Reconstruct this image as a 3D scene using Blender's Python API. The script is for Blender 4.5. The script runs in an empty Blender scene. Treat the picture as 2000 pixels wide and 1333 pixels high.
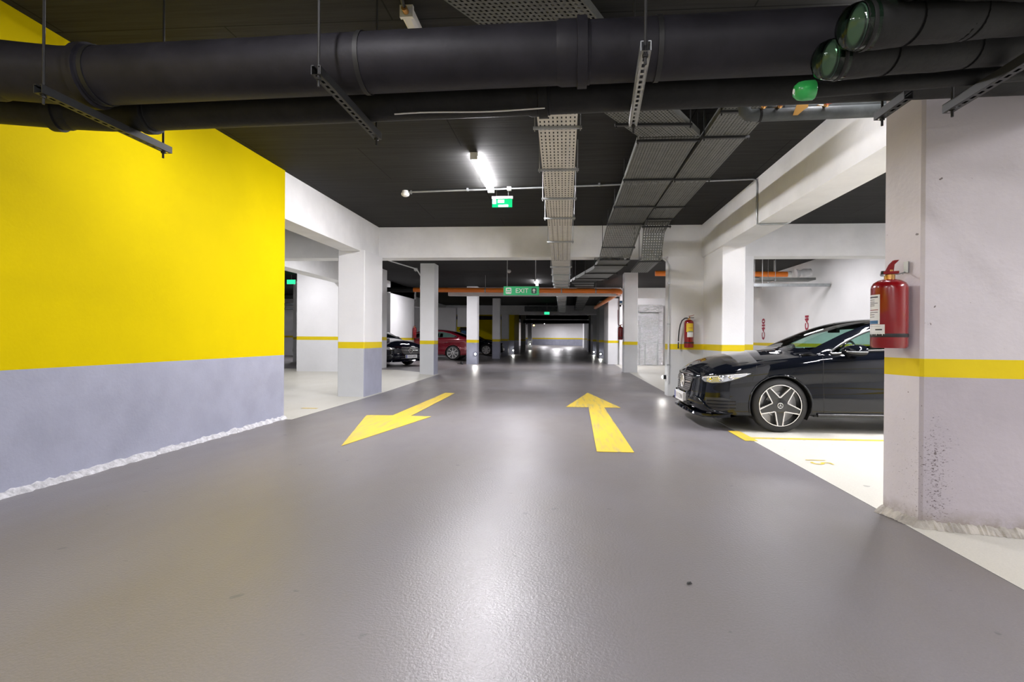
import bpy, bmesh, math, random
import numpy as np
from mathutils import Vector, Matrix, geometry
from mathutils.bvhtree import BVHTree

random.seed(7)
SC = bpy.context.scene
COL = SC.collection
PI = math.pi

# ------------------------------------------------------------------ camera
F_PX, CX, CY = 1052.0, 1030.0, 665.4           # focal length and principal point for a 2000 x 1333 picture
CAM_H = 1.10
yaw, pitch, roll = math.radians(4.188), math.radians(0.141), math.radians(0.396)
fwd = Vector((-math.sin(yaw) * math.cos(pitch), math.cos(yaw) * math.cos(pitch), -math.sin(pitch)))
rgt = Vector((math.cos(yaw), math.sin(yaw), 0))
up = rgt.cross(fwd)
cx_ = rgt * math.cos(roll) + up * math.sin(roll)
cy_ = up * math.cos(roll) - rgt * math.sin(roll)
cam_data = bpy.data.cameras.new('camera')
cam = bpy.data.objects.new('camera', cam_data)
COL.objects.link(cam)
cam.matrix_world = Matrix(((cx_.x, cy_.x, -fwd.x, 0), (cx_.y, cy_.y, -fwd.y, 0), (cx_.z, cy_.z, -fwd.z, CAM_H), (0, 0, 0, 1)))
cam_data.sensor_width = 36.0
cam_data.lens = 36.0 * F_PX / 2000.0
cam_data.shift_x = -(CX - 1000.0) / 2000.0
cam_data.shift_y = (CY - 666.5) / 2000.0
cam_data.clip_start, cam_data.clip_end = 0.05, 300
SC.camera = cam

# ------------------------------------------------------------------ world, exposure
w = bpy.data.worlds.new('garage_air')
SC.world = w
w.use_nodes = True
w.node_tree.nodes['Background'].inputs[0].default_value = (0.9, 0.95, 1.0, 1)
w.node_tree.nodes['Background'].inputs[1].default_value = 0.05
SC.view_settings.view_transform = 'Standard'
SC.view_settings.look = 'None'
SC.view_settings.exposure = 1.62
SC.view_settings.gamma = 1.0
SC.view_settings.use_curve_mapping = False
SC.cycles.use_denoising = True
SC.cycles.denoiser = 'OPENIMAGEDENOISE'
SC.cycles.denoising_input_passes = 'RGB_ALBEDO_NORMAL'
SC.cycles.denoising_prefilter = 'ACCURATE'
SC.cycles.max_bounces = 10
SC.cycles.diffuse_bounces = 5
SC.cycles.caustics_reflective = False
SC.cycles.caustics_refractive = False
SC.cycles.sample_clamp_indirect = 8.0
TUBE = 34.0        # watts of a lit ceiling batten of factor 1

# ------------------------------------------------------------------ materials
def new_mat(name):
    m = bpy.data.materials.new(name)
    m.use_nodes = True
    nt = m.node_tree
    return m, nt, nt.nodes['Principled BSDF']

def coords(nt, scale=(1, 1, 1)):
    tc = nt.nodes.new('ShaderNodeTexCoord')
    mp = nt.nodes.new('ShaderNodeMapping')
    mp.inputs['Scale'].default_value = scale
    geo = nt.nodes.new('ShaderNodeNewGeometry')
    nt.links.new(geo.outputs['Position'], mp.inputs['Vector'])
    return mp.outputs['Vector']

def noise(nt, vec, scale, detail=4, rough=0.55):
    n = nt.nodes.new('ShaderNodeTexNoise')
    n.inputs['Scale'].default_value = scale
    n.inputs['Detail'].default_value = detail
    n.inputs['Roughness'].default_value = rough
    nt.links.new(vec, n.inputs['Vector'])
    return n.outputs['Fac']

def ramp(nt, fac, a, b, ca=(0, 0, 0, 1), cb=(1, 1, 1, 1)):
    r = nt.nodes.new('ShaderNodeValToRGB')
    r.color_ramp.elements[0].position = a
    r.color_ramp.elements[1].position = b
    r.color_ramp.elements[0].color = ca
    r.color_ramp.elements[1].color = cb
    nt.links.new(fac, r.inputs['Fac'])
    return r.outputs['Color']

def mix(nt, fac, a, b, mode='MIX'):
    n = nt.nodes.new('ShaderNodeMix')
    n.data_type = 'RGBA'
    n.blend_type = mode
    for sock, v in ((n.inputs['Factor'], fac), (n.inputs[6], a), (n.inputs[7], b)):
        if hasattr(v, 'is_linked'):
            nt.links.new(v, sock)
        else:
            sock.default_value = v if not isinstance(v, tuple) else (v + (1,))[:4]
    return n.outputs[2]

def bump(nt, bsdf, h, strength, dist=0.02):
    b = nt.nodes.new('ShaderNodeBump')
    b.inputs['Strength'].default_value = strength
    b.inputs['Distance'].default_value = dist
    nt.links.new(h, b.inputs['Height'])
    nt.links.new(b.outputs['Normal'], bsdf.inputs['Normal'])

def plain(name, rgb, rough=0.5, metal=0.0, coat=0.0, spec=0.5):
    m, nt, p = new_mat(name)
    p.inputs['Base Color'].default_value = (*rgb, 1)
    p.inputs['Roughness'].default_value = rough
    p.inputs['Metallic'].default_value = metal
    p.inputs['Coat Weight'].default_value = coat
    p.inputs['Coat Roughness'].default_value = 0.03
    p.inputs['Specular IOR Level'].default_value = spec
    return m

def painted(name, rgb, dirt=0.82, scale=1.2, rough=0.55, bumps=0.15, bscale=40):
    """painted plaster or concrete: slow mottling plus a fine trowel relief"""
    m, nt, p = new_mat(name)
    v = coords(nt)
    f = ramp(nt, noise(nt, v, scale, 6, 0.6), 0.35, 0.65)
    c = mix(nt, f, tuple(x * dirt for x in rgb), tuple(rgb))
    nt.links.new(c, p.inputs['Base Color'])
    p.inputs['Roughness'].default_value = rough
    p.inputs['Specular IOR Level'].default_value = 0.25
    bump(nt, p, noise(nt, v, bscale, 5), bumps, 0.01)
    return m

def emitter(name, rgb, strength):
    m, nt, p = new_mat(name)
    p.inputs['Base Color'].default_value = (0.8, 0.8, 0.8, 1)
    p.inputs['Emission Color'].default_value = (*rgb, 1)
    p.inputs['Emission Strength'].default_value = strength
    return m

def floor_mat(name, base, brown, rough, bumpy):
    m, nt, p = new_mat(name)
    v = coords(nt)
    v2 = coords(nt, (0.35, 0.16, 1))
    big = ramp(nt, noise(nt, v2, 1.6, 5, 0.6), 0.40, 0.70)
    fine = ramp(nt, noise(nt, v, 90, 3, 0.7), 0.3, 0.75)
    c = mix(nt, big, tuple(base), tuple(brown))
    c = mix(nt, fine, c, (0.85, 0.85, 0.85), 'MULTIPLY')
    spots = ramp(nt, noise(nt, v, 9, 2, 0.4), 0.735, 0.76)
    c = mix(nt, spots, c, tuple(x * 0.55 for x in base))
    nt.links.new(c, p.inputs['Base Color'])
    rr = ramp(nt, noise(nt, v2, 3.0, 4), 0.3, 0.7, (rough * 0.85,) * 3 + (1,), (rough * 1.2,) * 3 + (1,))
    nt.links.new(rr, p.inputs['Roughness'])
    bump(nt, p, noise(nt, v, 75, 3, 0.6), bumpy, 0.004)
    return m

def scuffed(name, rgb, cx, cy, z0, z1):
    """white pillar paint with dark tyre and bumper scuffs close to one corner and a grimy foot"""
    m, nt, p = new_mat(name)
    v = coords(nt)
    geo = nt.nodes.new('ShaderNodeNewGeometry')
    sep = nt.nodes.new('ShaderNodeSeparateXYZ')
    nt.links.new(geo.outputs['Position'], sep.inputs[0])
    def math_(op, a, b=0.0, clamp=False):
        n = nt.nodes.new('ShaderNodeMath')
        n.operation = op
        n.use_clamp = clamp
        for i, x in enumerate((a, b)):
            if hasattr(x, 'is_linked'):
                nt.links.new(x, n.inputs[i])
            else:
                n.inputs[i].default_value = x
        return n.outputs[0]
    dx = math_('ABSOLUTE', math_('SUBTRACT', sep.outputs['X'], cx))
    near = math_('SUBTRACT', 1.0, math_('MULTIPLY', dx, 5.5), True)
    zlow = math_('MULTIPLY', math_('SUBTRACT', z1, sep.outputs['Z']), 3.0, True)
    zhi = math_('MULTIPLY', math_('SUBTRACT', sep.outputs['Z'], z0 - 0.3), 4.0, True)
    zone = math_('MULTIPLY', math_('MULTIPLY', near, zlow), zhi)
    v2 = coords(nt, (42, 42, 80))
    sc = noise(nt, v2, 1.6, 6, 0.7)
    sc2 = math_('ADD', sc, math_('MULTIPLY', zone, 0.17))
    mask = ramp(nt, sc2, 0.69, 0.77)
    specks = ramp(nt, noise(nt, v, 22, 2, 0.5), 0.745, 0.77)
    mott = ramp(nt, noise(nt, v, 1.6, 6, 0.6), 0.35, 0.65)
    c = mix(nt, mott, tuple(x * 0.88 for x in rgb), tuple(rgb))
    c = mix(nt, mask, c, (0.09, 0.065, 0.065))
    c = mix(nt, specks, c, (0.22, 0.19, 0.19))
    foot = math_('MULTIPLY', math_('SUBTRACT', 0.13, sep.outputs['Z']), 9.0, True)
    footn = math_('MULTIPLY', foot, ramp(nt, noise(nt, v, 14, 5, 0.7), 0.3, 0.6))
    c = mix(nt, footn, c, (0.30, 0.26, 0.22))
    nt.links.new(c, p.inputs['Base Color'])
    p.inputs['Roughness'].default_value = 0.55
    bump(nt, p, noise(nt, v, 30, 5), 0.2, 0.01)
    return m

def ceiling_mat():
    m, nt, p = new_mat('charcoal ceiling paint')
    v = coords(nt)
    vb = coords(nt, (1, 1, 1))
    br = nt.nodes.new('ShaderNodeTexBrick')
    br.inputs['Scale'].default_value = 1.0
    br.inputs['Brick Width'].default_value = 2.5
    br.inputs['Row Height'].default_value = 1.25
    br.inputs['Mortar Size'].default_value = 0.006
    br.inputs['Color1'].default_value = (1, 1, 1, 1)
    br.inputs['Color2'].default_value = (0.9, 0.9, 0.9, 1)
    br.inputs['Mortar'].default_value = (0.35, 0.35, 0.35, 1)
    nt.links.new(vb, br.inputs['Vector'])
    grain = noise(nt, coords(nt, (0.5, 9, 1)), 2.2, 6, 0.65)
    c = mix(nt, ramp(nt, grain, 0.35, 0.65), (0.026, 0.026, 0.025), (0.038, 0.038, 0.037))
    c = mix(nt, 1.0, c, br.outputs['Color'], 'MULTIPLY')
    nt.links.new(c, p.inputs['Base Color'])
    p.inputs['Roughness'].default_value = 0.7
    p.inputs['Specular IOR Level'].default_value = 0.08
    bump(nt, p, grain, 0.25, 0.01)
    return m

def glass_mat(name, tint, gloss=0.12):
    m = bpy.data.materials.new(name)
    m.use_nodes = True
    nt = m.node_tree
    nt.nodes.remove(nt.nodes['Principled BSDF'])
    out = nt.nodes['Material Output']
    tr = nt.nodes.new('ShaderNodeBsdfTransparent')
    tr.inputs[0].default_value = (*tint, 1)
    gl = nt.nodes.new('ShaderNodeBsdfGlossy')
    gl.inputs['Roughness'].default_value = 0.02
    fr = nt.nodes.new('ShaderNodeFresnel')
    fr.inputs['IOR'].default_value = 1.45
    mx = nt.nodes.new('ShaderNodeMixShader')
    nt.links.new(fr.outputs[0], mx.inputs[0])
    nt.links.new(tr.outputs[0], mx.inputs[1])
    nt.links.new(gl.outputs[0], mx.inputs[2])
    nt.links.new(mx.outputs[0], out.inputs[0])
    return m

def foil_mat():
    m, nt, p = new_mat('crinkled silver film')
    v = coords(nt)
    p.inputs['Base Color'].default_value = (0.80, 0.81, 0.83, 1)
    p.inputs['Metallic'].default_value = 0.9
    p.inputs['Roughness'].default_value = 0.2
    bump(nt, p, noise(nt, v, 6, 6, 0.7), 1.0, 0.12)
    return m

def worn_yellow():
    m, nt, p = new_mat('worn yellow floor paint')
    v = coords(nt, (9, 0.7, 1))
    f = ramp(nt, noise(nt, v, 2.0, 5, 0.6), 0.50, 0.68)
    c = mix(nt, f, (0.66, 0.48, 0.05), (0.42, 0.35, 0.15))
    nt.links.new(c, p.inputs['Base Color'])
    p.inputs['Roughness'].default_value = 0.42
    bump(nt, p, noise(nt, coords(nt), 130, 3), 0.25, 0.004)
    return m

M = {}
M['yellow'] = painted('yellow wall paint', (0.69, 0.535, 0.0), 0.92, 0.8, 0.7, 0.10)
M['yellow'].node_tree.nodes['Principled BSDF'].inputs['Specular IOR Level'].default_value = 0.05
M['stripe'] = painted('yellow stripe paint', (0.78, 0.60, 0.010), 0.93, 2, 0.5, 0.08)
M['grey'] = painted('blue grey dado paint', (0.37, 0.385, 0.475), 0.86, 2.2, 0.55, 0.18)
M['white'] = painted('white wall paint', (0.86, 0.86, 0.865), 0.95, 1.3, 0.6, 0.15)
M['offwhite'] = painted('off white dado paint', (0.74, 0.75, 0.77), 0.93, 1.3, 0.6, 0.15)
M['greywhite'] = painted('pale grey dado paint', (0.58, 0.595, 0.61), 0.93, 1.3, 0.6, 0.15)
M['beam'] = painted('white beam paint', (0.88, 0.88, 0.875), 0.90, 1.8, 0.6, 0.3, 14)
M['ceiling'] = ceiling_mat()
M['lane'] = floor_mat('grey resin floor', (0.195, 0.185, 0.195), (0.165, 0.148, 0.132), 0.35, 0.5)
M['bay'] = floor_mat('cream resin floor', (0.60, 0.59, 0.53), (0.54, 0.52, 0.445), 0.4, 0.3)
M['pillar'] = scuffed('scuffed white pillar paint', (0.70, 0.66, 0.70), 2.17, 3.3, 0.05, 0.82)
M['pillar_low'] = scuffed('scuffed lilac grey pillar paint', (0.50, 0.46, 0.51), 2.17, 3.3, 0.05, 0.82)
M['gravel'] = painted('rough white render', (0.66, 0.66, 0.68), 0.6, 25, 0.8, 0.8, 60)
M['grime'] = painted('grimy mortar', (0.50, 0.47, 0.42), 0.62, 9, 0.9, 0.6, 60)
M['road_paint'] = worn_yellow()
M['pipe'] = painted('dusty black drain pipe', (0.019, 0.018, 0.023), 0.6, 5, 0.55, 0.1)
M['pipe2'] = painted('matt black pipe insulation', (0.014, 0.0145, 0.014), 0.6, 9, 0.6, 0.2)
M['grey_pipe'] = painted('grey pipe insulation', (0.10, 0.11, 0.11), 0.7, 8, 0.55, 0.2)
M['orange'] = plain('orange drain pipe', (0.90, 0.23, 0.025), 0.35)
M['galv'] = painted('galvanised steel', (0.42, 0.44, 0.45), 0.8, 12, 0.38, 0.05)
M['galv'].node_tree.nodes['Principled BSDF'].inputs['Metallic'].default_value = 0.75
M['tray_pale'] = painted('pale tray steel', (0.62, 0.60, 0.55), 0.85, 6, 0.45, 0.05)
M['tray_dark'] = painted('dull zinc tray steel', (0.135, 0.14, 0.13), 0.75, 8, 0.45, 0.05)
M['cable'] = plain('dark cable sheath', (0.02, 0.02, 0.02), 0.6)
M['steel_dark'] = plain('dark channel steel', (0.016, 0.017, 0.018), 0.5, 0.0)
M['galv_dull'] = plain('grey foam end', (0.16, 0.155, 0.165), 0.6)
M['rod'] = plain('threaded rod steel', (0.015, 0.015, 0.015), 0.6, 0.2)
M['rod_pale'] = plain('bright rod steel', (0.30, 0.30, 0.30), 0.6, 0.3)
M['red'] = plain('extinguisher red', (0.235, 0.002, 0.005), 0.25, 0.0, 0.6)
M['red_dark'] = plain('lever red', (0.22, 0.004, 0.006), 0.3)
M['red_paint'] = plain('red stencil paint', (0.34, 0.02, 0.05), 0.6)
M['black'] = plain('black rubber', (0.012, 0.012, 0.012), 0.55)
M['plastic_black'] = plain('black plastic', (0.02, 0.02, 0.02), 0.35)
M['brass'] = plain('brass', (0.62, 0.34, 0.12), 0.3, 0.9)
M['copper'] = plain('red copper', (0.45, 0.09, 0.05), 0.4, 0.6)
M['tag'] = plain('yellow brown tag', (0.55, 0.28, 0.04), 0.6)
M['label_white'] = plain('white label', (0.75, 0.75, 0.75), 0.4)
M['label_yellow'] = plain('yellow label', (0.80, 0.55, 0.02), 0.4)
M['label_blue'] = plain('blue label band', (0.03, 0.13, 0.28), 0.4)
M['label_teal'] = plain('teal label band', (0.10, 0.32, 0.25), 0.4)
M['ink'] = plain('dark ink', (0.03, 0.03, 0.04), 0.5)
M['white_plastic'] = plain('white plastic', (0.72, 0.72, 0.70), 0.4)
M['green_cap'] = plain('green plastic cap', (0.04, 0.42, 0.10), 0.25)
M['sign_green'] = plain('green sign face', (0.0, 0.62, 0.21), 0.4)
M['sign_white'] = plain('white sign print', (0.85, 0.9, 0.88), 0.4)
M['sign_dark'] = plain('dark sign print', (0.02, 0.10, 0.07), 0.4)
M['foil'] = foil_mat()
M['chrome'] = plain('chrome', (0.78, 0.78, 0.80), 0.08, 1.0)
M['alloy'] = plain('machined alloy', (0.80, 0.78, 0.76), 0.25, 0.7)
M['silver_rim'] = plain('silver wheel paint', (0.62, 0.61, 0.60), 0.3, 0.5)
M['disc'] = plain('brake disc', (0.30, 0.30, 0.30), 0.3, 0.9)
M['rim_black'] = plain('gloss black rim', (0.012, 0.012, 0.013), 0.2, 0.0, 0.6)
M['tyre'] = plain('tyre rubber', (0.018, 0.018, 0.018), 0.65)
M['car_black'] = plain('black car paint', (0.003, 0.004, 0.007), 0.3, 0.0, 1.0, 0.0)
M['car_navy'] = plain('blue black car paint', (0.004, 0.005, 0.012), 0.3, 0.0, 1.0, 0.0)
M['car_red'] = plain('dark red car paint', (0.17, 0.006, 0.015), 0.2, 0.2, 1.0)
M['glass'] = glass_mat('tinted car glass', (0.60, 0.80, 0.74))
M['glass_dark'] = glass_mat('dark tinted car glass', (0.10, 0.14, 0.14))
M['interior'] = plain('dark cabin trim', (0.012, 0.012, 0.013), 0.6)
M['lens'] = plain('headlamp lens', (0.55, 0.58, 0.62), 0.08, 0.7, 1.0)
M['tail'] = plain('tail lamp red', (0.30, 0.005, 0.005), 0.15, 0.0, 1.0)
M['plate'] = plain('number plate white', (0.78, 0.78, 0.78), 0.4)
M['plate_blue'] = plain('number plate blue band', (0.02, 0.06, 0.35), 0.4)
def tube_mat(seen):
    k = 'tube%d' % seen
    if k not in M:
        M[k] = emitter('lit diffuser %d' % seen, (0.98, 0.955, 1.0), seen or 3.0)
        if not seen:
            M[k].cycles.emission_sampling = 'NONE'
    return M[k]
M['spot'] = emitter('lit spot lens', (1.0, 0.98, 0.92), 110)
M['amber'] = emitter('amber lamp', (1.0, 0.45, 0.08), 12)
M['seam'] = plain('black tape seam', (0.002, 0.002, 0.002), 0.9, 0, 0, 0.1)
M['exit_panel'] = emitter('green exit panel', (0.02, 0.9, 0.30), 0.25)
M['exit_panel'].node_tree.nodes['Principled BSDF'].inputs['Base Color'].default_value = (0.0, 0.02, 0.006, 1)
M['exit_panel'].node_tree.nodes['Principled BSDF'].inputs['Specular IOR Level'].default_value = 0.0
M['exit_lit'] = emitter('lit green exit face', (0.03, 1.0, 0.32), 0.5)
M['exit_lit'].node_tree.nodes['Principled BSDF'].inputs['Base Color'].default_value = (0.0, 0.05, 0.02, 1)
M['clear_green'] = glass_mat('clear green end cap', (0.62, 0.88, 0.68))

# ------------------------------------------------------------------ mesh helpers
class MB:
    def __init__(self):
        self.v, self.f, self.m = [], [], []
    def add(self, vs, fs, m=0):
        b = len(self.v)
        self.v += [tuple(p) for p in vs]
        self.f += [tuple(i + b for i in f) for f in fs]
        self.m += [m] * len(fs) if isinstance(m, int) else list(m)
        return self
    def box(self, x0, x1, y0, y1, z0, z1, m=0):
        vs = [(x0, y0, z0), (x1, y0, z0), (x1, y1, z0), (x0, y1, z0), (x0, y0, z1), (x1, y0, z1), (x1, y1, z1), (x0, y1, z1)]
        return self.add(vs, [(3, 2, 1, 0), (4, 5, 6, 7), (0, 1, 5, 4), (1, 2, 6, 5), (2, 3, 7, 6), (3, 0, 4, 7)], m)
    def obox(self, c, ax, ay, az, hx, hy, hz, m=0):
        c, ax, ay, az = Vector(c), Vector(ax).normalized(), Vector(ay).normalized(), Vector(az).normalized()
        vs = [c + ax * sx * hx + ay * sy * hy + az * sz * hz for sz in (-1, 1) for sx, sy in ((-1, -1), (1, -1), (1, 1), (-1, 1))]
        return self.add(vs, [(3, 2, 1, 0), (4, 5, 6, 7), (0, 1, 5, 4), (1, 2, 6, 5), (2, 3, 7, 6), (3, 0, 4, 7)], m)
    def tube(self, pts, r, n=12, m=0, caps=True):
        pts = [Vector(p) for p in pts]
        rs = r if isinstance(r, (list, tuple)) else [r] * len(pts)
        t0 = (pts[1] - pts[0]).normalized()
        ref = Vector((0, 0, 1)) if abs(t0.z) < 0.9 else Vector((1, 0, 0))
        u = t0.cross(ref).normalized()
        vs, fs = [], []
        for i, p in enumerate(pts):
            if i == 0: t = t0
            elif i == len(pts) - 1: t = (pts[i] - pts[i - 1]).normalized()
            else:
                t = ((pts[i] - pts[i - 1]).normalized() + (pts[i + 1] - pts[i]).normalized())
                t = t.normalized() if t.length > 1e-6 else (pts[i] - pts[i - 1]).normalized()
            u = (u - t * u.dot(t))
            u = u.normalized() if u.length > 1e-6 else t.orthogonal().normalized()
            wv = t.cross(u)
            for k in range(n):
                a = 2 * PI * k / n
                vs.append(p + (u * math.cos(a) + wv * math.sin(a)) * rs[i])
        for i in range(len(pts) - 1):
            for k in range(n):
                k2 = (k + 1) % n
                fs.append((i * n + k, i * n + k2, (i + 1) * n + k2, (i + 1) * n + k))
        if caps:
            fs.append(tuple(range(n - 1, -1, -1)))
            fs.append(tuple(range((len(pts) - 1) * n, len(pts) * n)))
        return self.add(vs, fs, m)
    def lathe(self, prof, org, axis, n=24, m=0, closed=False):
        """prof: (radius, distance along axis)"""
        org, axis = Vector(org), Vector(axis).normalized()
        u = axis.orthogonal().normalized()
        wv = axis.cross(u)
        vs, fs = [], []
        for r, h in prof:
            for k in range(n):
                a = 2 * PI * k / n
                vs.append(org + axis * h + (u * math.cos(a) + wv * math.sin(a)) * max(r, 1e-5))
        np_ = len(prof)
        for i in range(np_ if closed else np_ - 1):
            j = (i + 1) % np_
            for k in range(n):
                k2 = (k + 1) % n
                fs.append((i * n + k, i * n + k2, j * n + k2, j * n + k))
        if not closed:
            fs.append(tuple(range(n - 1, -1, -1)))
            fs.append(tuple(range((np_ - 1) * n, np_ * n)))
        return self.add(vs, fs, m)
    def prism(self, poly, off, m=0):
        off = Vector(off)
        a = [Vector(p) for p in poly]
        n = len(a)
        vs = a + [p + off for p in a]
        fs = [tuple(range(n - 1, -1, -1)), tuple(range(n, 2 * n))] + [(i, (i + 1) % n, n + (i + 1) % n, n + i) for i in range(n)]
        return self.add(vs, fs, m)
    def perforated(self, a, b, c, d, nx, ny, fx=0.5, fy=0.5, m=0, margin=1):
        """sheet a-b-c-d (a->b across, a->d along) with nx by ny rectangular holes"""
        a, b, c, d = map(Vector, (a, b, c, d))
        us, p = [0.0], 1.0 / nx
        for i in range(nx):
            us += [(i + 0.5 - fx / 2) * p, (i + 0.5 + fx / 2) * p]
        us.append(1.0)
        ws, q = [0.0], 1.0 / ny
        for i in range(ny):
            ws += [(i + 0.5 - fy / 2) * q, (i + 0.5 + fy / 2) * q]
        ws.append(1.0)
        nu = len(us)
        vs = [(a * (1 - s) + b * s) * (1 - t) + (d * (1 - s) + c * s) * t for t in ws for s in us]
        fs = []
        for j in range(len(ws) - 1):
            if j % 2 == 0:
                fs.append(tuple([j * nu + i for i in range(nu)] + [(j + 1) * nu + i for i in range(nu - 1, -1, -1)]))
            else:
                for i in range(0, nu - 1, 2):
                    fs.append((j * nu + i, j * nu + i + 1, (j + 1) * nu + i + 1, (j + 1) * nu + i))
        return self.add(vs, fs, m)
    def text(self, s, size, org, ux, uy, off=0.001, m=0, align='CENTER', bold=0.0):
        cu = bpy.data.curves.new('t', 'FONT')
        cu.body, cu.size, cu.align_x, cu.align_y = s, size, align, 'CENTER'
        cu.resolution_u, cu.offset = 2, bold
        o = bpy.data.objects.new('t', cu)
        COL.objects.link(o)
        dg = bpy.context.evaluated_depsgraph_get()
        me = o.evaluated_get(dg).to_mesh()
        ux, uy, org = Vector(ux).normalized(), Vector(uy).normalized(), Vector(org)
        nn = ux.cross(uy)
        self.add([org + ux * v.co.x + uy * v.co.y + nn * off for v in me.vertices], [tuple(p.vertices) for p in me.polygons], m)
        o.evaluated_get(dg).to_mesh_clear()
        bpy.data.objects.remove(o)
        bpy.data.curves.remove(cu)
        return self
    def build(self, name, mats, parent=None, smooth=0, loc=None):
        me = bpy.data.meshes.new(name)
        vs = self.v
        if parent is not None:
            inv = world_of(parent).inverted()
            vs = [inv @ Vector(p) for p in vs]
        elif loc is not None:
            L = Vector(loc)
            vs = [Vector(p) - L for p in vs]
        me.from_pydata([tuple(p) for p in vs], [], self.f)
        for mm in (mats if isinstance(mats, (list, tuple)) else [mats]):
            me.materials.append(mm)
        me.polygons.foreach_set('material_index', self.m)
        if smooth:
            me.polygons.foreach_set('use_smooth', [True] * len(self.f))
            me.update()
            me.set_sharp_from_angle(angle=math.radians(smooth))
        me.update()
        o = bpy.data.objects.new(name, me)
        COL.objects.link(o)
        if parent is not None:
            o.parent = parent
        elif loc is not None:
            o.location = loc
        return o

def world_of(o):
    mtx = o.matrix_basis.copy()
    while o.parent is not None:
        o = o.parent
        mtx = o.matrix_basis @ mtx
    return mtx

def tag(o, label=None, cat=None, group=None, kind=None):
    if label: o['label'] = label
    if cat: o['category'] = cat
    if group: o['group'] = group
    if kind: o['kind'] = kind
    return o

def root(name, loc, label, cat, group=None, kind=None, rz=0.0):
    o = bpy.data.objects.new(name, None)
    o.empty_display_size = 0.1
    o.location = loc
    o.rotation_euler = (0, 0, rz)
    COL.objects.link(o)
    o.matrix_basis = Matrix.Translation(loc) @ Matrix.Rotation(rz, 4, 'Z')
    return tag(o, label, cat, group, kind)

def dup(r, loc, rz=None, label=None, group=None):
    def cp(o, parent):
        c = o.copy()
        COL.objects.link(c)
        if parent is not None:
            c.parent = parent
        for ch in list(o.children):
            cp(ch, c)
        return c
    n = cp(r, None)
    n.location = loc
    if rz is not None:
        n.rotation_euler = (0, 0, rz)
    if label: n['label'] = label
    if group: n['group'] = group
    return n
# ------------------------------------------------------------------ setting
CEIL = 3.36
def struct(name, mb, mats, label, cat, smooth=0):
    return tag(mb.build(name, mats, None, smooth), label, cat, None, 'structure')

# floor: grey resin lane, cream resin bays, far ramp
LX0, LX1 = -3.70, 2.02
def lane_left(y):
    return -3.84 if y < 6.95 else -3.66 - 0.04 * max(0, y - 10)
ys = [-5, 0, 2, 4, 6.94, 6.95, 8.5, 10.5, 12.5, 14.5, 16.4]
fb = MB()
for a, b in zip(ys[:-1], ys[1:]):
    la, lb = lane_left(a + 1e-4), lane_left(b - 1e-4)
    ra, rb = LX1 + 0.004 * a, LX1 + 0.004 * b
    fb.add([(la, a, 0), (ra, a, 0), (rb, b, 0), (lb, b, 0)], [(0, 1, 2, 3)], 0)
fb.add([(-4.4, 16.4, 0), (2.09, 16.4, 0), (2.2, 46, 0), (-4.4, 46, 0)], [(0, 1, 2, 3)], 0)
fb.add([(-6.5, 46, 0), (3.0, 46, 0), (3.0, 62, 0.10), (-6.5, 62, 0.10)], [(0, 1, 2, 3)], 0)
fb.add([(-6.5, 62, 0.10), (3.0, 62, 0.10), (3.0, 84, 0.27), (-6.5, 84, 0.27)], [(0, 1, 2, 3)], 0)
floor = struct('floor', fb, [M['lane']], 'grey speckled resin driving lane running down the middle of the garage', 'floor')
bb = MB()
yl = [6.95, 8.5, 10.5, 12.5, 14.5, 16.4]
for a, b in zip(yl[:-1], yl[1:]):
    za, zb = (0.0 if a < 12.6 else min(.12, (a - 12.5) * .03)), (0.0 if b < 12.6 else min(.12, (b - 12.5) * .03))
    bb.add([(lane_left(a + 1e-4), a, 0.002), (lane_left(b - 1e-4), b, 0.002), (-5.3, b, zb + .002), (-5.3, a, za + .002), (-16, a, za + .002), (-16, b, zb + .002)],
           [(3, 0, 1, 2), (4, 3, 2, 5)], 0)
bay_l = bb.build('bay_floor', [M['bay']], floor)
tag(bay_l, 'cream resin floor of the parking bays behind the yellow wall')
bb = MB()
bb.add([(-16, 16.4, .12), (-5.3, 16.4, .12), (-5.3, 46, .12), (-16, 46, .12)], [(0, 1, 2, 3)], 0)
bb.add([(-5.3, 16.4, .12), (-4.4, 16.4, 0.001), (-4.4, 46, 0.001), (-5.3, 46, .12)], [(0, 1, 2, 3)], 0)
tag(bb.build('bay_floor', [M['lane']], floor), 'grey resin floor of the bays deeper in')
bb = MB()
bb.add([(2.02 - .004 * 5, -5, 0.002), (6.83, -5, 0.002), (6.83, 16.4, 0.002), (2.085, 16.4, 0.002)], [(0, 1, 2, 3)], 0)
bb.add([(2.085, 16.4, 0.002), (6.83, 16.4, 0.002), (6.83, 26, 0.002), (2.12, 26, 0.002)], [(0, 1, 2, 3)], 0)
tag(bb.build('bay_floor', [M['bay']], floor), 'cream resin floor of the parking bays on the pillar side')

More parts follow.
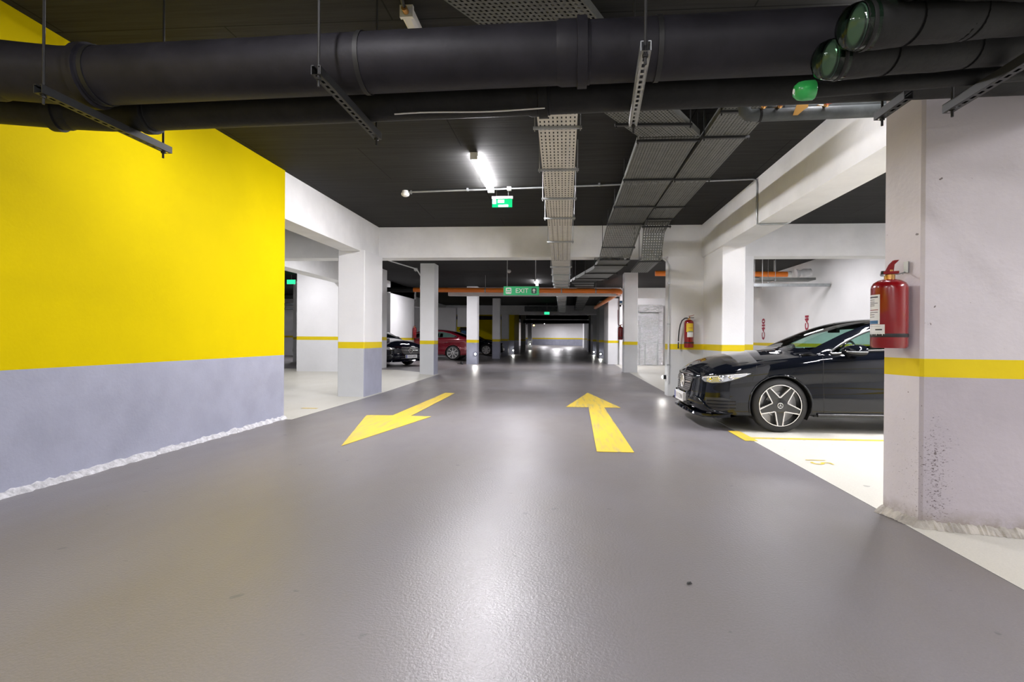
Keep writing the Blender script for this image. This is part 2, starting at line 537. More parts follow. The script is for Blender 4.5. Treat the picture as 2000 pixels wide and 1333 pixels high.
# floor paint
pb = MB()
pb.prism([(.438, 11.15, .002), (-.005, 8.77, .002), (.36, 8.77, .002), (.30, 5.30, .002), (.662, 5.30, .002), (.609, 8.77, .002), (.875, 8.77, .002)][::-1], (0, 0, .003))
tag(pb.build('painted_arrow', [M['road_paint']], floor), 'straight yellow arrow pointing away from the viewer')
pb = MB()
pb.prism([(-2.273, 5.31, .002), (-1.89, 7.43, .002), (-2.19, 7.47, .002), (-2.235, 10.68, .002), (-2.44, 10.72, .002), (-2.456, 7.49, .002), (-2.83, 7.46, .002)], (0, 0, .003))
tag(pb.build('painted_arrow', [M['road_paint']], floor), 'worn yellow arrow pointing towards the viewer')
pb = MB()
pb.prism([(1.955, 6.05, .003), (2.09, 6.05, .003), (2.09, 6.69, .003), (1.955, 6.69, .003)], (0, 0, .002))
pb.prism([(2.09, 6.19, .003), (6.6, 6.19, .003), (6.6, 6.27, .003), (2.09, 6.27, .003)], (0, 0, .002))
tag(pb.build('bay_line', [M['road_paint']], floor), 'yellow bay line in front of the black saloon')
pb = MB()
pb.text('15', 0.26, (2.28, 5.07, .004), (0, -1, 0), (1, 0, 0))
tag(pb.build('bay_number', [M['road_paint']], floor), 'yellow bay number on the cream floor')
pb = MB()
pb.prism([(-4.1, 8.05, .003), (-3.85, 8.05, .003), (-3.85, 8.12, .003), (-4.1, 8.12, .003)], (0, 0, .002))
tag(pb.build('bay_number', [M['road_paint']], floor), 'worn yellow dash on the cream floor')

# ceiling
cb = MB()
cb.add([(-17, -5, CEIL), (7.2, -5, CEIL), (7.2, 84, CEIL), (-17, 84, CEIL)], [(3, 2, 1, 0)], 0)
cb.add([(-17, -5, CEIL + .2), (7.2, -5, CEIL + .2), (7.2, 84, CEIL + .2), (-17, 84, CEIL + .2)], [(0, 1, 2, 3)], 0)
struct('ceiling', cb, [M['ceiling']], 'charcoal painted concrete ceiling with faint board joints', 'ceiling')

def banded(name, label, cat, poly, z0, z1, bands, chamf=0.0):
    """vertical body on a footprint (counter-clockwise). bands: list of (z_top, [material per side] or material)"""
    pts = [Vector((p[0], p[1], 0)) for p in poly]
    sides = list(range(len(pts)))
    if chamf:
        q, sd = [], []
        n = len(pts)
        for i in range(n):
            a = (pts[i - 1] - pts[i]).normalized() * chamf
            b = (pts[(i + 1) % n] - pts[i]).normalized() * chamf
            q += [pts[i] + a, pts[i] + b]
            sd += [i, i]
        pts, sides = q, sd
    n = len(pts)
    mb, mats = MB(), []
    def mi(mm):
        if mm not in mats: mats.append(mm)
        return mats.index(mm)
    zlo = z0
    for zt, mm in bands:
        zt = min(zt, z1)
        vs = [(p.x, p.y, zlo) for p in pts] + [(p.x, p.y, zt) for p in pts]
        fs = [(i, (i + 1) % n, n + (i + 1) % n, n + i) for i in range(n)]
        mb.add(vs, fs, [mi(mm[sides[i]] if isinstance(mm, list) else mm) for i in range(n)])
        zlo = zt
    mb.add([(p.x, p.y, z1) for p in pts], [tuple(range(n))], mi(bands[-1][1] if not isinstance(bands[-1][1], list) else bands[-1][1][0]))
    mb.add([(p.x, p.y, z0) for p in pts], [tuple(range(n - 1, -1, -1))], 0)
    return struct(name, mb, mats, label, cat)

def rect(x0, x1, y0, y1):
    return [(x0, y0), (x1, y0), (x1, y1), (x0, y1)]      # sides: front (-y), right (+x), back, left
W, Y_, G, OW, GW = M['white'], M['stripe'], M['grey'], M['offwhite'], M['greywhite']

# left: yellow wall, beam, columns
banded('wall_left', 'bright yellow wall above a blue grey dado beside the lane', 'wall', rect(-4.2, -3.82, -5, 7.04), 0, CEIL, [(.862, G), (CEIL, M['yellow'])])
gb = MB()
rng = random.Random(3)
prev = None
N = 240
vs = []
for i in range(N + 1):
    y = -4 + (7.03 + 4) * i / N
    h, wd = .042 + rng.uniform(-.012, .014), .05 + rng.uniform(-.016, .02)
    vs += [(-3.825, y, h), (-3.82 + wd * .45, y, h * .75 + rng.uniform(-.006, .006)), (-3.82 + wd, y, 0.0)]
fs = []
for i in range(N):
    for k in range(2):
        a = i * 3 + k
        fs.append((a, a + 1, a + 4, a + 3))
gb.add(vs, [f[::-1] for f in fs], 0)
struct('baseboard_left', gb, [M['gravel']], 'rough white render fillet along the foot of the yellow wall', 'baseboard')

def beam(x0, x1, y0, y1, z0, label, z1=CEIL, mat='beam'):
    return struct('beam', MB().box(x0, x1, y0, y1, z0, z1), [M[mat]], label, 'beam')
beam(-4.2, -3.84, 7.04, 10.75, 2.72, 'white beam running from the yellow wall to the first column')
beam(-16, 6.83, 10.75, 11.15, 2.74, 'wide white cross beam spanning the lane')
beam(2.62, 3.03, 3.36, 10.75, 2.72, 'white beam above the black saloon running back from the pillar')
beam(-6.9, -6.5, 11.15, 15.55, 2.74, 'bluish white beam behind the first column')
beam(-7.3, -7.0, 18.0, 24.6, 2.9, 'pale beam above the parked cars by the core wall')
beam(-16, 5, 36.0, 36.5, 2.75, 'grey cross beam far down the lane')
beam(-8.6, -8.2, 25.2, 36.0, 2.86, 'dark shaded beam above the red car')
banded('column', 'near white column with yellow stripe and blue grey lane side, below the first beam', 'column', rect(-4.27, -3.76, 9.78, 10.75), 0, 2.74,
       [(.905, [GW, G, GW, GW]), (1.025, Y_), (2.74, W)], .012)
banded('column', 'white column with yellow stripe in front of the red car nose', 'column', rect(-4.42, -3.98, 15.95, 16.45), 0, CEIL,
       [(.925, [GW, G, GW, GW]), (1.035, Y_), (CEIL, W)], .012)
banded('column', 'white column with yellow stripe and lit floor spot beside the red car tail', 'column', rect(-4.32, -3.86, 23.0, 23.5), 0, CEIL,
       [(.93, G), (1.055, Y_), (CEIL, W)], .012)
banded('column', 'white striped column in front of the far black car', 'column', rect(-4.14, -3.72, 29.75, 30.2), 0, CEIL, [(.95, G), (1.08, Y_), (CEIL, W)], .012)
banded('column', 'thin white column at the nose of the far black car', 'column', rect(-4.3, -3.86, 35.2, 35.9), 0, 2.75, [(.97, G), (1.1, Y_), (2.75, W)])
banded('column', 'yellow and grey painted wall end past the far black car', 'column', rect(-4.14, -3.70, 37.8, 41.6), 0, CEIL, [(1.0, G), (CEIL, M['yellow'])])
banded('column', 'far white column just past the yellow wall end', 'column', rect(-3.95, -3.55, 46.0, 46.5), 0, CEIL, [(.95, OW), (1.08, Y_), (CEIL, W)])
banded('column', 'farthest white column beside the end wall', 'column', rect(-3.85, -3.45, 53.0, 53.6), 0, CEIL, [(.95, OW), (CEIL, W)])
banded('wall_left_bay', 'brightly lit white wall with thin yellow stripe behind the yellow wall', 'wall', rect(-8.05, -6.0, 15.55, 17.6), 0.08, CEIL, [(1.03, OW), (1.135, Y_), (CEIL, W)])
banded('wall_left_core', 'white core wall with yellow stripe behind the first black car', 'wall', rect(-11, -7.0, 20.95, 24.3), 0.12, CEIL, [(1.02, OW), (1.12, Y_), (CEIL, W)])
banded('wall_left_rear', 'white wall with yellow stripe deep in the bays behind the yellow wall', 'wall', rect(-16.5, -8.3, 28.4, 28.8), .12, 2.95, [(1.1, OW), (1.2, Y_), (2.95, W)])
banded('wall_left_side', 'outer white wall of the bays on the yellow wall side', 'wall', rect(-16.4, -16.0, -5, 46), 0, CEIL, [(1, OW), (1.1, Y_), (CEIL, W)])
banded('wall_left_store', 'white wall panel behind the red car', 'wall', rect(-10.5, -6.1, 29.2, 29.5), .12, 2.8, [(2.8, W)])
banded('wall_left_niche', 'white hanging wall panel above the storage rack behind the red car', 'wall', rect(-6.02, -5.3, 29.3, 29.5), 1.75, 2.8, [(2.8, W)])
banded('wall_left_far', 'yellow wall behind the far black car', 'wall', rect(-16, -4.3, 38.6, 39.0), 0, CEIL, [(.95, G), (CEIL, M['yellow'])])

# right: pillar, panel, columns
PILLAR = [(2.035, 3.637), (2.099, 3.357), (3.3, 3.07), (3.3, 3.637)]   # sides: left, front, right, back
banded('column', 'wide scuffed white pillar with yellow stripe and red extinguisher on its side', 'column', PILLAR, 0, CEIL,
       [(.892, [M['pillar'], M['pillar_low'], W, W]), (1.0, Y_), (CEIL, [M['pillar'], M['pillar'], W, W])], .014)
gb = MB()
rng = random.Random(5)
path = [Vector((2.035, 3.66, 0)), Vector((2.035, 3.637, 0)), Vector((2.099, 3.357, 0)), Vector((3.3, 3.07, 0))]
vs, fs, k = [], [], 0
for a, b, nn in ((path[1], path[2], Vector((-.975, -.22, 0))), (path[2], path[3], Vector((-.23, -.97, 0)))):
    n = int((b - a).length / .012)
    for i in range(n + 1):
        p = a.lerp(b, i / n)
        h, wd = .045 + rng.uniform(-.008, .008), .05 + rng.uniform(-.008, .01)
        for t, q in ((-.004, h), (.35 * wd, h * .7), (wd, 0.003)):
            vs.append(tuple(p + nn * t + Vector((0, 0, q))))
        if k:
            for j in range(2):
                c0 = (k - 1) * 3 + j
                fs.append((c0, c0 + 1, c0 + 4, c0 + 3))
        k += 1
gb.add(vs, fs, 0)
struct('baseboard_right', gb, [M['grime']], 'grimy mortar fillet around the foot of the scuffed pillar', 'baseboard')

banded('wall_right_panel', 'white wall panel with yellow stripe carrying the second extinguisher', 'wall', rect(1.98, 2.69, 10.76, 11.06), 0, 2.74, [(.915, GW), (1.025, Y_), (2.74, W)])
banded('column', 'bright white column with yellow stripe behind the bonnet of the black saloon', 'column', rect(2.66, 3.05, 9.5, 10.76), 0, 2.72, [(.915, GW), (1.025, Y_), (2.72, W)], .01)
banded('column', 'white column set back behind the bonnet of the black saloon, below the cross beam', 'column', rect(3.05, 3.61, 10.74, 11.14), 0, 2.74, [(.915, GW), (1.025, Y_), (2.74, W)], .01)
banded('column', 'white striped column beside the film covered door with small extinguisher', 'column', rect(1.91, 2.37, 18.3, 18.8), 0, CEIL, [(.93, GW), (1.04, Y_), (CEIL, W)], .012)
banded('column', 'white striped column left of the film covered door, below the orange elbow', 'column', rect(1.84, 2.32, 24.3, 27), 0, 2.95, [(.95, OW), (1.06, Y_), (2.95, W)], .012)
banded('column', 'column toned grey for shade with floor spot, nearer of the far pair', 'column', rect(1.88, 2.36, 31.5, 34.5), 0, CEIL, [(.95, G), (1.08, Y_), (CEIL, GW)])  # pale grey upper paint stands in for shade on this column
banded('column', 'column toned grey for shade with floor spot, farther of the far pair', 'column', rect(1.84, 2.3, 38.5, 42), 0, CEIL, [(.97, G), (1.1, Y_), (CEIL, GW)])  # shade put into the colour: grey instead of white above the stripe
banded('column', 'column toned grey for shade near the end wall', 'column', rect(1.9, 2.5, 47.5, 51), 0, CEIL, [(1, G), (1.12, Y_), (CEIL, GW)])  # grey upper paint carries the shade here as well
banded('column', 'thin lit white column beside the end wall', 'column', rect(2.0, 2.4, 63, 69), .1, CEIL, [(1.1, OW), (1.22, Y_), (CEIL, W)])
banded('wall_right', 'white outer wall with yellow stripe and red stencils behind the black saloon', 'wall', rect(6.83, 7.2, -5, 26), 0, CEIL, [(.93, OW), (1.03, Y_), (CEIL, W)])
banded('wall_right_rear', 'white wall around the film covered door', 'wall', rect(2.32, 6.83, 23.9, 24.25), 0, CEIL, [(CEIL, W)])
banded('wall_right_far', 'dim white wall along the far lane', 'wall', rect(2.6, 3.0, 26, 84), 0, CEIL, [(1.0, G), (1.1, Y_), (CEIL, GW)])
banded('wall_far', 'end wall with yellow stripe at the far end of the lane', 'wall', [(-6.5, 83), (2.7, 76), (2.7, 77), (-6.5, 84)], .1, CEIL, [(1.12, G), (1.30, Y_), (CEIL, W)])
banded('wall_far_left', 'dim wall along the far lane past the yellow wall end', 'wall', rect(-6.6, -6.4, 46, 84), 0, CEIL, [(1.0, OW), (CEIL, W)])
banded('wall_back', 'white wall behind the viewer', 'wall', rect(-16, 7.2, -5.3, -5), 0, CEIL, [(.9, OW), (CEIL, W)])

# film-covered door
t = root('door_1', (3.55, 23.7, 0), 'lift door wrapped in crinkled silver protective film beside the striped column', 'door', None, 'structure')
MB().box(3.12, 3.95, 23.72, 23.80, 0, 2.28).build('door_leaf', M['foil'], t)
mb = MB().box(3.0, 3.12, 23.62, 23.9, 0, 2.6).box(3.95, 4.15, 23.62, 23.9, 0, 2.6)
mb.build('door_frame', M['foil'], t)
MB().box(3.0, 4.15, 23.60, 23.9, 2.3, 2.62).build('transom', M['foil'], t)
MB().box(3.16, 3.36, 23.69, 23.72, .02, .95).box(3.42, 3.9, 23.69, 23.72, .02, .95).build('kick_panel', M['foil'], t)

# lane side ducts and lintels around the lift lobby
struct('trim_1', MB().box(-4.4, 1.95, 19.7, 19.95, 2.69, 2.99), [M['beam']], 'pale flat duct running across the lane behind the orange pipe', 'trim')
struct('trim_2', MB().box(2.37, 6.83, 19.7, 20.0, 2.62, 2.98), [M['beam']], 'pale lintel above the lift lobby', 'trim')

# red stencils on the right wall
for s, y, z, sz, lab in (('C4I', 15.9, 1.62, .30, 'red vertical stencil above the saloon roof'), ('C4I0', 19.3, 1.5, .38, 'faded red vertical stencil beside the bright column')):
    mb = MB().text(s, sz, (6.826, y, z), (0, 0, 1), (0, 1, 0), bold=.016)
    o = mb.build('wall_stencil', [M['red_paint']], bpy.data.objects['wall_right'])
    tag(o, lab)
# ------------------------------------------------------------------ ceiling battens
def batten(x, y0, y1, label, lit=1.0, group=None, ax='y', z=CEIL, seen=0):
    t = root('ceiling_light', (x, y0, z), label, 'ceiling light', group)
    L = y1 - y0
    def bx(a0, a1, b0, b1, z0, z1, name, mt):
        mb = MB()
        if ax == 'y': mb.box(x + a0, x + a1, y0 + b0, y0 + b1, z0, z1)
        else: mb.box(x + b0, x + b1, y0 + a0, y0 + a1, z0, z1)
        return mb.build(name, mt, t)
    L = y1 - y0
    bx(-.035, .035, .02, L - .02, z - .035, z, 'housing', M['white_plastic'])
    mb = MB()
    prof = [(-.042, -.035), (-.040, -.062), (-.022, -.078), (.022, -.078), (.040, -.062), (.042, -.035)]
    n = len(prof)
    def P_(a, b, h):
        return (x + a, y0 + b, z + h) if ax == 'y' else (x + b, y0 + a, z + h)
    vs = [P_(a, .03, h) for a, h in prof] + [P_(a, L - .03, h) for a, h in prof]
    fs = [(i, (i + 1) % n, n + (i + 1) % n, n + i) for i in range(n)] + [tuple(range(n)), tuple(range(2 * n - 1, n - 1, -1))]
    mb.add(vs, fs)
    mb.build('diffuser', tube_mat(seen) if lit else M['white_plastic'], t)
    if lit:
        ld = bpy.data.lights.new('batten_light', 'AREA')
        ld.shape, ld.size, ld.size_y = 'RECTANGLE', .08, L - .06
        ld.energy, ld.color = TUBE * lit, (0.98, 0.955, 1.0)
        lo = bpy.data.objects.new('batten_light', ld)
        COL.objects.link(lo)
        lo.parent = t
        lo.location = (0, L / 2, -.086) if ax == 'y' else (L / 2, 0, -.086)
        lo.rotation_euler = (0, 0, 0 if ax == 'y' else PI / 2)
    bx(-.045, .045, 0, .03, z - .082, z, 'end_cap', M['white_plastic'])
    bx(-.045, .045, L - .03, L, z - .082, z, 'end_cap', M['white_plastic'])
    return t
batten(-1.14, 6.46, 7.98, 'lit white ceiling batten above the lane in front of the cross beam', 1.4, seen=80)
t = batten(-1.10, 3.58, 5.1, 'unlit white ceiling batten half hidden above the big black pipe', lit=0)
mb = MB().tube([(-1.10, 3.6, 3.31), (-1.10, 3.5, 3.32), (-1.07, 3.36, 3.335), (-.95, 3.28, 3.345), (-.6, 3.22, 3.345)], .012, 8)
mb.build('feed_conduit', M['steel_dark'], t)
MB().lathe([(.02, 0), (.02, .05)], (-1.10, 3.53, 3.31), (0, 1, 0), 12).build('cable_gland', M['brass'], t)
MB().box(-.84, -.74, 3.05, 3.2, CEIL - .05, CEIL).build('junction_box', M['white_plastic'], t)
batten(-1.2, 12.5, 14.0, 'lit white ceiling batten hidden past the cross beam, set includes added end wall fill', group='battens farther down the lane')
batten(-1.22, 20.4, 21.9, 'small lit ceiling batten seen above the green exit board', 1.0, seen=40)
for x, y, f in ((-1.2, 56.0, 1), (-1.2, 64.0, 3), (-3.2, 75.5, 1.7), (.3, 71.5, 2.2)):  # lane row, plus off-row battens added to brighten the end wall
    batten(x, y, y + 1.5, 'lit white ceiling batten hidden past the cross beam, set includes added end wall fill', f, group='battens farther down the lane')
for x, y, f in ((-1.2, .3, .5), (-1.2, -2.6, 1.0), (1.1, -.6, .22), (1.1, -3.4, 1.1), (-3.0, -1.0, .25), (2.0, 3.55, .13)):  # row behind the viewer plus added fill battens, last one above the pipes
    batten(x, y, y + 1.5, 'lit white ceiling batten above the near lane out of view, set includes added fill', f, group='battens behind the viewer')
for x, y, f in ((4.9, 1.0, 1.4), (4.6, 3.2, .5), (5.6, 5.2, 1.5), (4.4, 5.6, .8), (5.0, 12.4, .7)):  # bay lighting plus an added fill batten whose hidden diffuser glows
    batten(x, y, y + 1.5, 'lit white ceiling batten over the bays on the pillar side, set includes added fill', f, group='battens over the bays on the pillar side', seen=55 if x == 4.4 else 0)
for x, y, f in ((-6.6, 4.0, .8), (-6.3, 7.6, .4), (-9.0, 11.4, .5), (-4.9, 11.7, .6), (-7.4, 13.2, .4), (-12.0, 23.0, 1), (-9.5, 31.5, 1), (-5.6, 20.4, .8)):  # bay lighting, with battens added to fill the beam and white wall
    batten(x, y, y + 1.5, 'lit white ceiling batten over the bays on the yellow wall side, set includes added fill', f, group='battens over the bays on the yellow wall side')
batten(-3.2, 4.5, 6.0, 'added fill batten out of view above the thick pipe', .3, None, 'x')  # fill light added for the mid lane, tucked behind the pipes
batten(2.6, 21.0, 22.5, 'unseen lit ceiling batten placed in the lift lobby behind a column', 1.2)  # unseen lamp, kept behind the striped column
batten(4.2, 15.5, 17.0, 'unseen lit ceiling batten placed before the lift lobby behind the wall panel', .8)  # unseen lamp, kept behind the white wall panel

t = root('storage_rack', (-5.7, 29.8, .12), 'dark storage rack with blue and red bins behind the red car', 'rack')
MB().box(-6.05, -5.3, 29.9, 30.3, .12, .2).box(-6.05, -5.3, 29.9, 30.3, 1.6, 1.66).box(-6.05, -5.3, 30.25, 30.3, .12, 1.75).build('rack_frame', M['steel_dark'], t)
MB().box(-5.9, -5.65, 29.85, 30.2, 1.2, 1.55).build('blue_bin', M['label_blue'], t)
MB().box(-5.6, -5.48, 29.85, 30.2, 1.2, 1.55).box(-5.44, -5.34, 29.85, 30.2, 1.2, 1.5).build('red_bin', M['red_paint'], t)

# small floor spots on column corners
def spot(x, y, z, label, s=.038, d=(0, -1, 0)):
    t = root('column_spot', (x, y, z), label, 'spot light')
    MB().lathe([(s * 1.35, .0), (s * 1.35, .05), (s * 1.1, .06)], (x, y, z), d, 16).build('housing', M['steel_dark'], t)
    MB().lathe([(s, .06), (s * .7, .075), (.001, .08)], (x, y, z), d, 16).build('lens', M['spot'], t)
spot(-3.92, 22.995, .44, 'small bright spot on the column beside the red car tail')
spot(1.96, 31.495, .27, 'small bright spot on the nearer shade toned column')
spot(1.92, 38.495, .22, 'small bright spot on the farther shade toned column')
spot(-3.76, 41.65 - 3.855, .30, 'small bright spot on the yellow wall end')
spot(-3.6, 52.99, .6, 'small bright spot on the farthest white column')
spot(1.978, 10.93, .36, 'small bright spot low on the edge of the white wall panel', .03, (-1, 0, 0))
t = root('amber_lamp', (-4.6, 75.0, 2.95), 'small glowing amber lamp far down the lane', 'lamp')
MB().lathe([(.001, 0), (.09, .02), (.10, .08), (.06, .14), (.001, .15)], (-4.6, 75.0, 2.95), (0, 0, 1), 14).build('amber_globe', M['amber'], t)
MB().tube([(-4.6, 75.0, 3.09), (-4.6, 75.0, CEIL)], .02, 8).build('stem', M['steel_dark'], t)

# ------------------------------------------------------------------ big drain pipes
def P1z(x): return 2.545 + .017 * (x + .56)
t = root('drain_pipe', (0, 2.75, P1z(0)), 'thick dusty black drain pipe crossing the picture, the upper of the two', 'pipe')
pts = [(-3.78, 2.47, 2.50), (-3.3, 2.57, 2.505), (-3.0, 2.645, 2.507), (-2.86, 2.69, 2.508), (-2.72, 2.73, P1z(-2.72)), (-2.55, 2.75, P1z(-2.55))]
MB().tube(pts + [(x, 2.75, P1z(x)) for x in (-2.0, -1, 0, 1, 2, 2.85)], .147, 32).build('pipe_run', M['pipe'], t, 50)
def collar(tt, c, ax, r, name='coupling', mt='pipe', L=.14):
    ax = Vector(ax).normalized()
    c = Vector(c)
    MB().lathe([(r - .004, -L), (r + .008, -L + .03), (r + .008, -.03), (r + .02, -.028), (r + .02, .02), (r + .004, .022), (r + .004, .034), (r - .006, .04)], c, ax, 32).build(name, M[mt], tt, 30)
collar(t, (.07, 2.75, P1z(.07)), (1, 0, .017), .147)
collar(t, (-3.12, 2.615, 2.506), (-.95, -.25, 0), .147)
collar(t, (-2.58, 2.748, P1z(-2.58)), (1, .05, 0), .147, L=.06)
for k, x in enumerate((-2.52, -1.06, .44)):
    mb = MB()
    mb.lathe([(.149, -.012), (.153, -.012), (.153, .012), (.149, .012)], (x, 2.75, P1z(x)), (1, 0, .017), 32, 0, True)
    mb.build('pipe_clamp', M['black'], t, 40)
def P2z(x): return 2.477 + .0175 * (x + .16)
t = root('drain_pipe', (0, 3.05, P2z(0)), 'slimmer black drain pipe running below and behind the thick one', 'pipe')
pts = [(-3.78, 2.80, 2.44), (-3.3, 2.90, 2.435), (-2.95, 2.99, 2.43), (-2.75, 3.035, P2z(-2.75)), (-2.6, 3.05, P2z(-2.6))]
MB().tube(pts + [(x, 3.05, P2z(x)) for x in (-2, -1, 0, 1, 2, 2.85)], .10, 28).build('pipe_run', M['pipe2'], t, 50)
collar(t, (-.14, 3.05, P2z(-.14)), (1, 0, .017), .10, mt='pipe2', L=.1)
collar(t, (-3.02, 2.972, 2.432), (-.95, -.25, 0), .10, mt='pipe2', L=.1)
collar(t, (-2.5, 3.05, P2z(-2.5)), (1, 0, 0), .10, mt='pipe2', L=.05)
mb = MB()
xs = [-.98 + .05 * i for i in range(18)]
mb.tube([(x, 2.985 + .004 * math.sin(9 * x), P2z(x) - .098 + .004 * math.sin(7 * x + 1)) for x in xs], .004, 6)
mb.build('thin_cable', M['white_plastic'], t)

# strut hangers
def hanger(x, y0, y1, z, label, rods, mt='steel_dark', ztop=CEIL, x1=None, hw=.021):
    x1 = x if x1 is None else x1
    t = root('pipe_hanger', (x, y0, z), label, 'hanger')
    d = Vector((x1 - x, y1 - y0, 0))
    L = d.length
    d.normalize()
    s = Vector((d.y, -d.x, 0))
    a, b = Vector((x, y0, z)), Vector((x1, y1, z))
    n = max(4, int(L / .05))
    mb = MB()
    # slotted web underneath, two side walls, inturned lips on top
    mb.perforated(a - s * hw, a + s * hw, b + s * hw, b - s * hw, 1, n, .36, .58)
    for sg in (-1, 1):
        e = s * hw * sg
        mb.obox((a + b) / 2 + e + Vector((0, 0, .02)), d, s, (0, 0, 1), L / 2, .002, .02)
        mb.obox((a + b) / 2 + e * .75 + Vector((0, 0, .04)), d, s, (0, 0, 1), L / 2, .006, .002)
    mb.build('strut_channel', M[mt], t)
    for f in rods:
        p = a + d * f
        r = MB().tube([(p.x, p.y, z - .045), (p.x, p.y, ztop)], .0065, 8).build('threaded_rod', M['rod'], t)
        MB().lathe([(.013, 0), (.013, .012)], (p.x, p.y, z - .014), (0, 0, 1), 6).build('nut', M['rod'], r)
    return t
hanger(-2.585, 2.45, 3.32, 2.288, 'dark slotted channel under the pipes nearest the yellow wall', (.03, .82))
hanger(-1.16, 2.40, 3.22, 2.312, 'dark slotted channel under the pipes left of the lit batten', (.03, .79))
hanger(.325, 2.31, 3.13, 2.325, 'grey slotted channel under the pipes beside the pale cable tray', (.03, .80), 'galv', x1=.37)
hanger(1.845, 1.6, 2.815, 2.233, 'dark slotted channel in front of the scuffed pillar face', (.08,), x1=1.87)
t = bpy.data.objects['pipe_hanger.003']
r = MB().tube([(1.868, 2.775, 2.20), (1.868, 2.775, 2.438)], .0065, 8).build('threaded_rod', M['rod'], t)
MB().lathe([(.013, 0), (.013, .012)], (1.868, 2.775, 2.23), (0, 0, 1), 6).build('nut', M['rod'], r)
hanger(1.71, 2.85, 3.12, 2.325, 'short dark channel in front of the narrow pillar side', (.23,))

# capped insulated pipes near the viewer
def capped(a, b, r, label, seams, z_end=None):
    a, b = Vector(a), Vector(b)
    d = (b - a).normalized()
    t = root('capped_pipe', a, label, 'pipe')
    n = 60
    rg = random.Random(int(r * 1000) + len(label))
    L = (b - a).length * 2.2
    pts = [a + d * (.05 + L * i / n) for i in range(n + 1)]
    MB().tube(pts, [r * (1 + rg.uniform(-.012, .012) + .02 * math.sin(i * .55)) for i in range(n + 1)], 26).build('insulated_pipe', M['pipe2'], t, 60)
    mb = MB()
    mb.lathe([(.001, -.02), (r * .45, -.018), (r * .82, .002), (r * .97, .03), (r * 1.04, .075), (r * 1.05, .085), (r * 1.05, .10)], a, d, 30)
    mb.build('end_cap', M['clear_green'], t, 60)
    MB().lathe([(.001, .045), (r * .93, .045), (r * .95, .052)], a, d, 26).build('pipe_face', M['galv_dull'], t, 40)
    MB().lathe([(r * 1.055, .07), (r * 1.075, .078), (r * 1.055, .086)], a, d, 30).build('cap_rim', M['pipe2'], t, 40)
    for s_ in seams:
        MB().lathe([(r * 1.01, -.005), (r * 1.025, 0), (r * 1.01, .005)], a + d * s_, d + Vector((0, .25, 0)), 26, 0, True).build('tape_seam', M['seam'], t, 40)
capped((1.095, 2.24, 2.352), (1.789, 2.24, 2.397), .088, 'green capped insulated pipe end, the middle and nearest of three', (.24, .44, .47))
capped((1.085, 2.435, 2.322), (1.968, 2.463, 2.386), .083, 'green capped insulated pipe end, the lowest of three', (.28, .62))
capped((1.21, 2.10, 2.475), (1.668, 2.091, 2.441), .085, 'green capped insulated pipe end cut by the picture edge, topmost of three', (.15,))
t = root('capped_pipe', (1.09, 2.66, 2.30), 'short black pipe with a solid bright green cap under the thick pipe', 'pipe')
a, b = Vector((1.085, 2.66, 2.292)), Vector((1.90, 2.61, 2.318))
d = (b - a).normalized()
MB().tube([a + d * .06, b, b + d * .3], .036, 18).build('pipe_run', M['pipe2'], t, 50)
MB().lathe([(.001, -.012), (.026, -.010), (.040, .006), (.045, .03), (.045, .075), (.041, .08)], a, d, 22).build('end_cap', M['green_cap'], t, 50)
MB().lathe([(.012, 0), (.012, .003)], a - d * .014, d, 14).build('cap_button', M['label_white'], t)

# grey insulated supply pipes with valves
for i, (x0, y, z, r, lab) in enumerate(((1.305, 4.12, 2.775, .046, 'grey insulated supply pipe, the lowest of the group under the zinc trays'),
                                        (1.50, 4.22, 2.862, .042, 'grey insulated supply pipe, the middle one under the zinc trays'),
                                        (1.62, 4.34, 2.935, .036, 'grey insulated supply pipe, the topmost one under the zinc trays'))):
    t = root('supply_pipe', (x0, y, z), lab, 'pipe')
    MB().tube([(x0, y, z + .075), (x0 + .004, y, z + .03), (x0 + .03, y, z + .004), (x0 + .08, y, z), (2.58, y, z + .02)], r, 18).build('pipe_run', M['grey_pipe'], t, 60)
    MB().lathe([(r * .9, 0), (r * 1.06, .004), (r * 1.06, .02)], (x0 + .10, y, z), (1, 0, 0), 18).build('end_sleeve', M['pipe2'], t, 50)
    vx = (1.42, 1.535, 1.86)[i]
    vy, vz = 4.045, 2.812
    v = MB().tube([(vx, y, z), (vx, vy + .03, vz), (vx, vy, vz)], .010, 8).lathe([(.016, 0), (.020, .012), (.012, .03)], (vx, vy + .01, vz), (0, -1, 0), 12)
    v = v.build('drain_valve', M['brass'], t, 40)
    MB().obox((vx + .02, vy - .02, vz + .004), (1, 0, .3), (0, 1, 0), (-.3, 0, 1), .034, .005, .007).build('valve_lever', M['copper'], v)
t = root('paper_tag', (1.66, 4.05, 2.84), 'yellow brown paper tag hanging beside the green cap', 'tag')
MB().prism([(1.655, 4.03, 2.835), (1.735, 4.03, 2.85), (1.725, 4.03, 2.79), (1.70, 4.03, 2.775), (1.655, 4.03, 2.735), (1.62, 4.03, 2.735)], (0, .004, 0)).build('tag_card', M['tag'], t)
MB().tube([(1.69, 4.032, 2.84), (1.70, 4.08, 2.815)], .003, 6).build('tag_string', M['green_cap'], t)
t = root('supply_pipe', (1.5, 4.45, 3.0), 'pair of thin grey pipes crossing behind the green cap', 'pipe')
MB().tube([(1.75, 4.5, 3.0), (2.58, 4.5, 3.0)], .024, 12).tube([(1.75, 4.6, 3.05), (2.58, 4.6, 3.05)], .024, 12).build('pipe_run', M['grey_pipe'], t, 50)

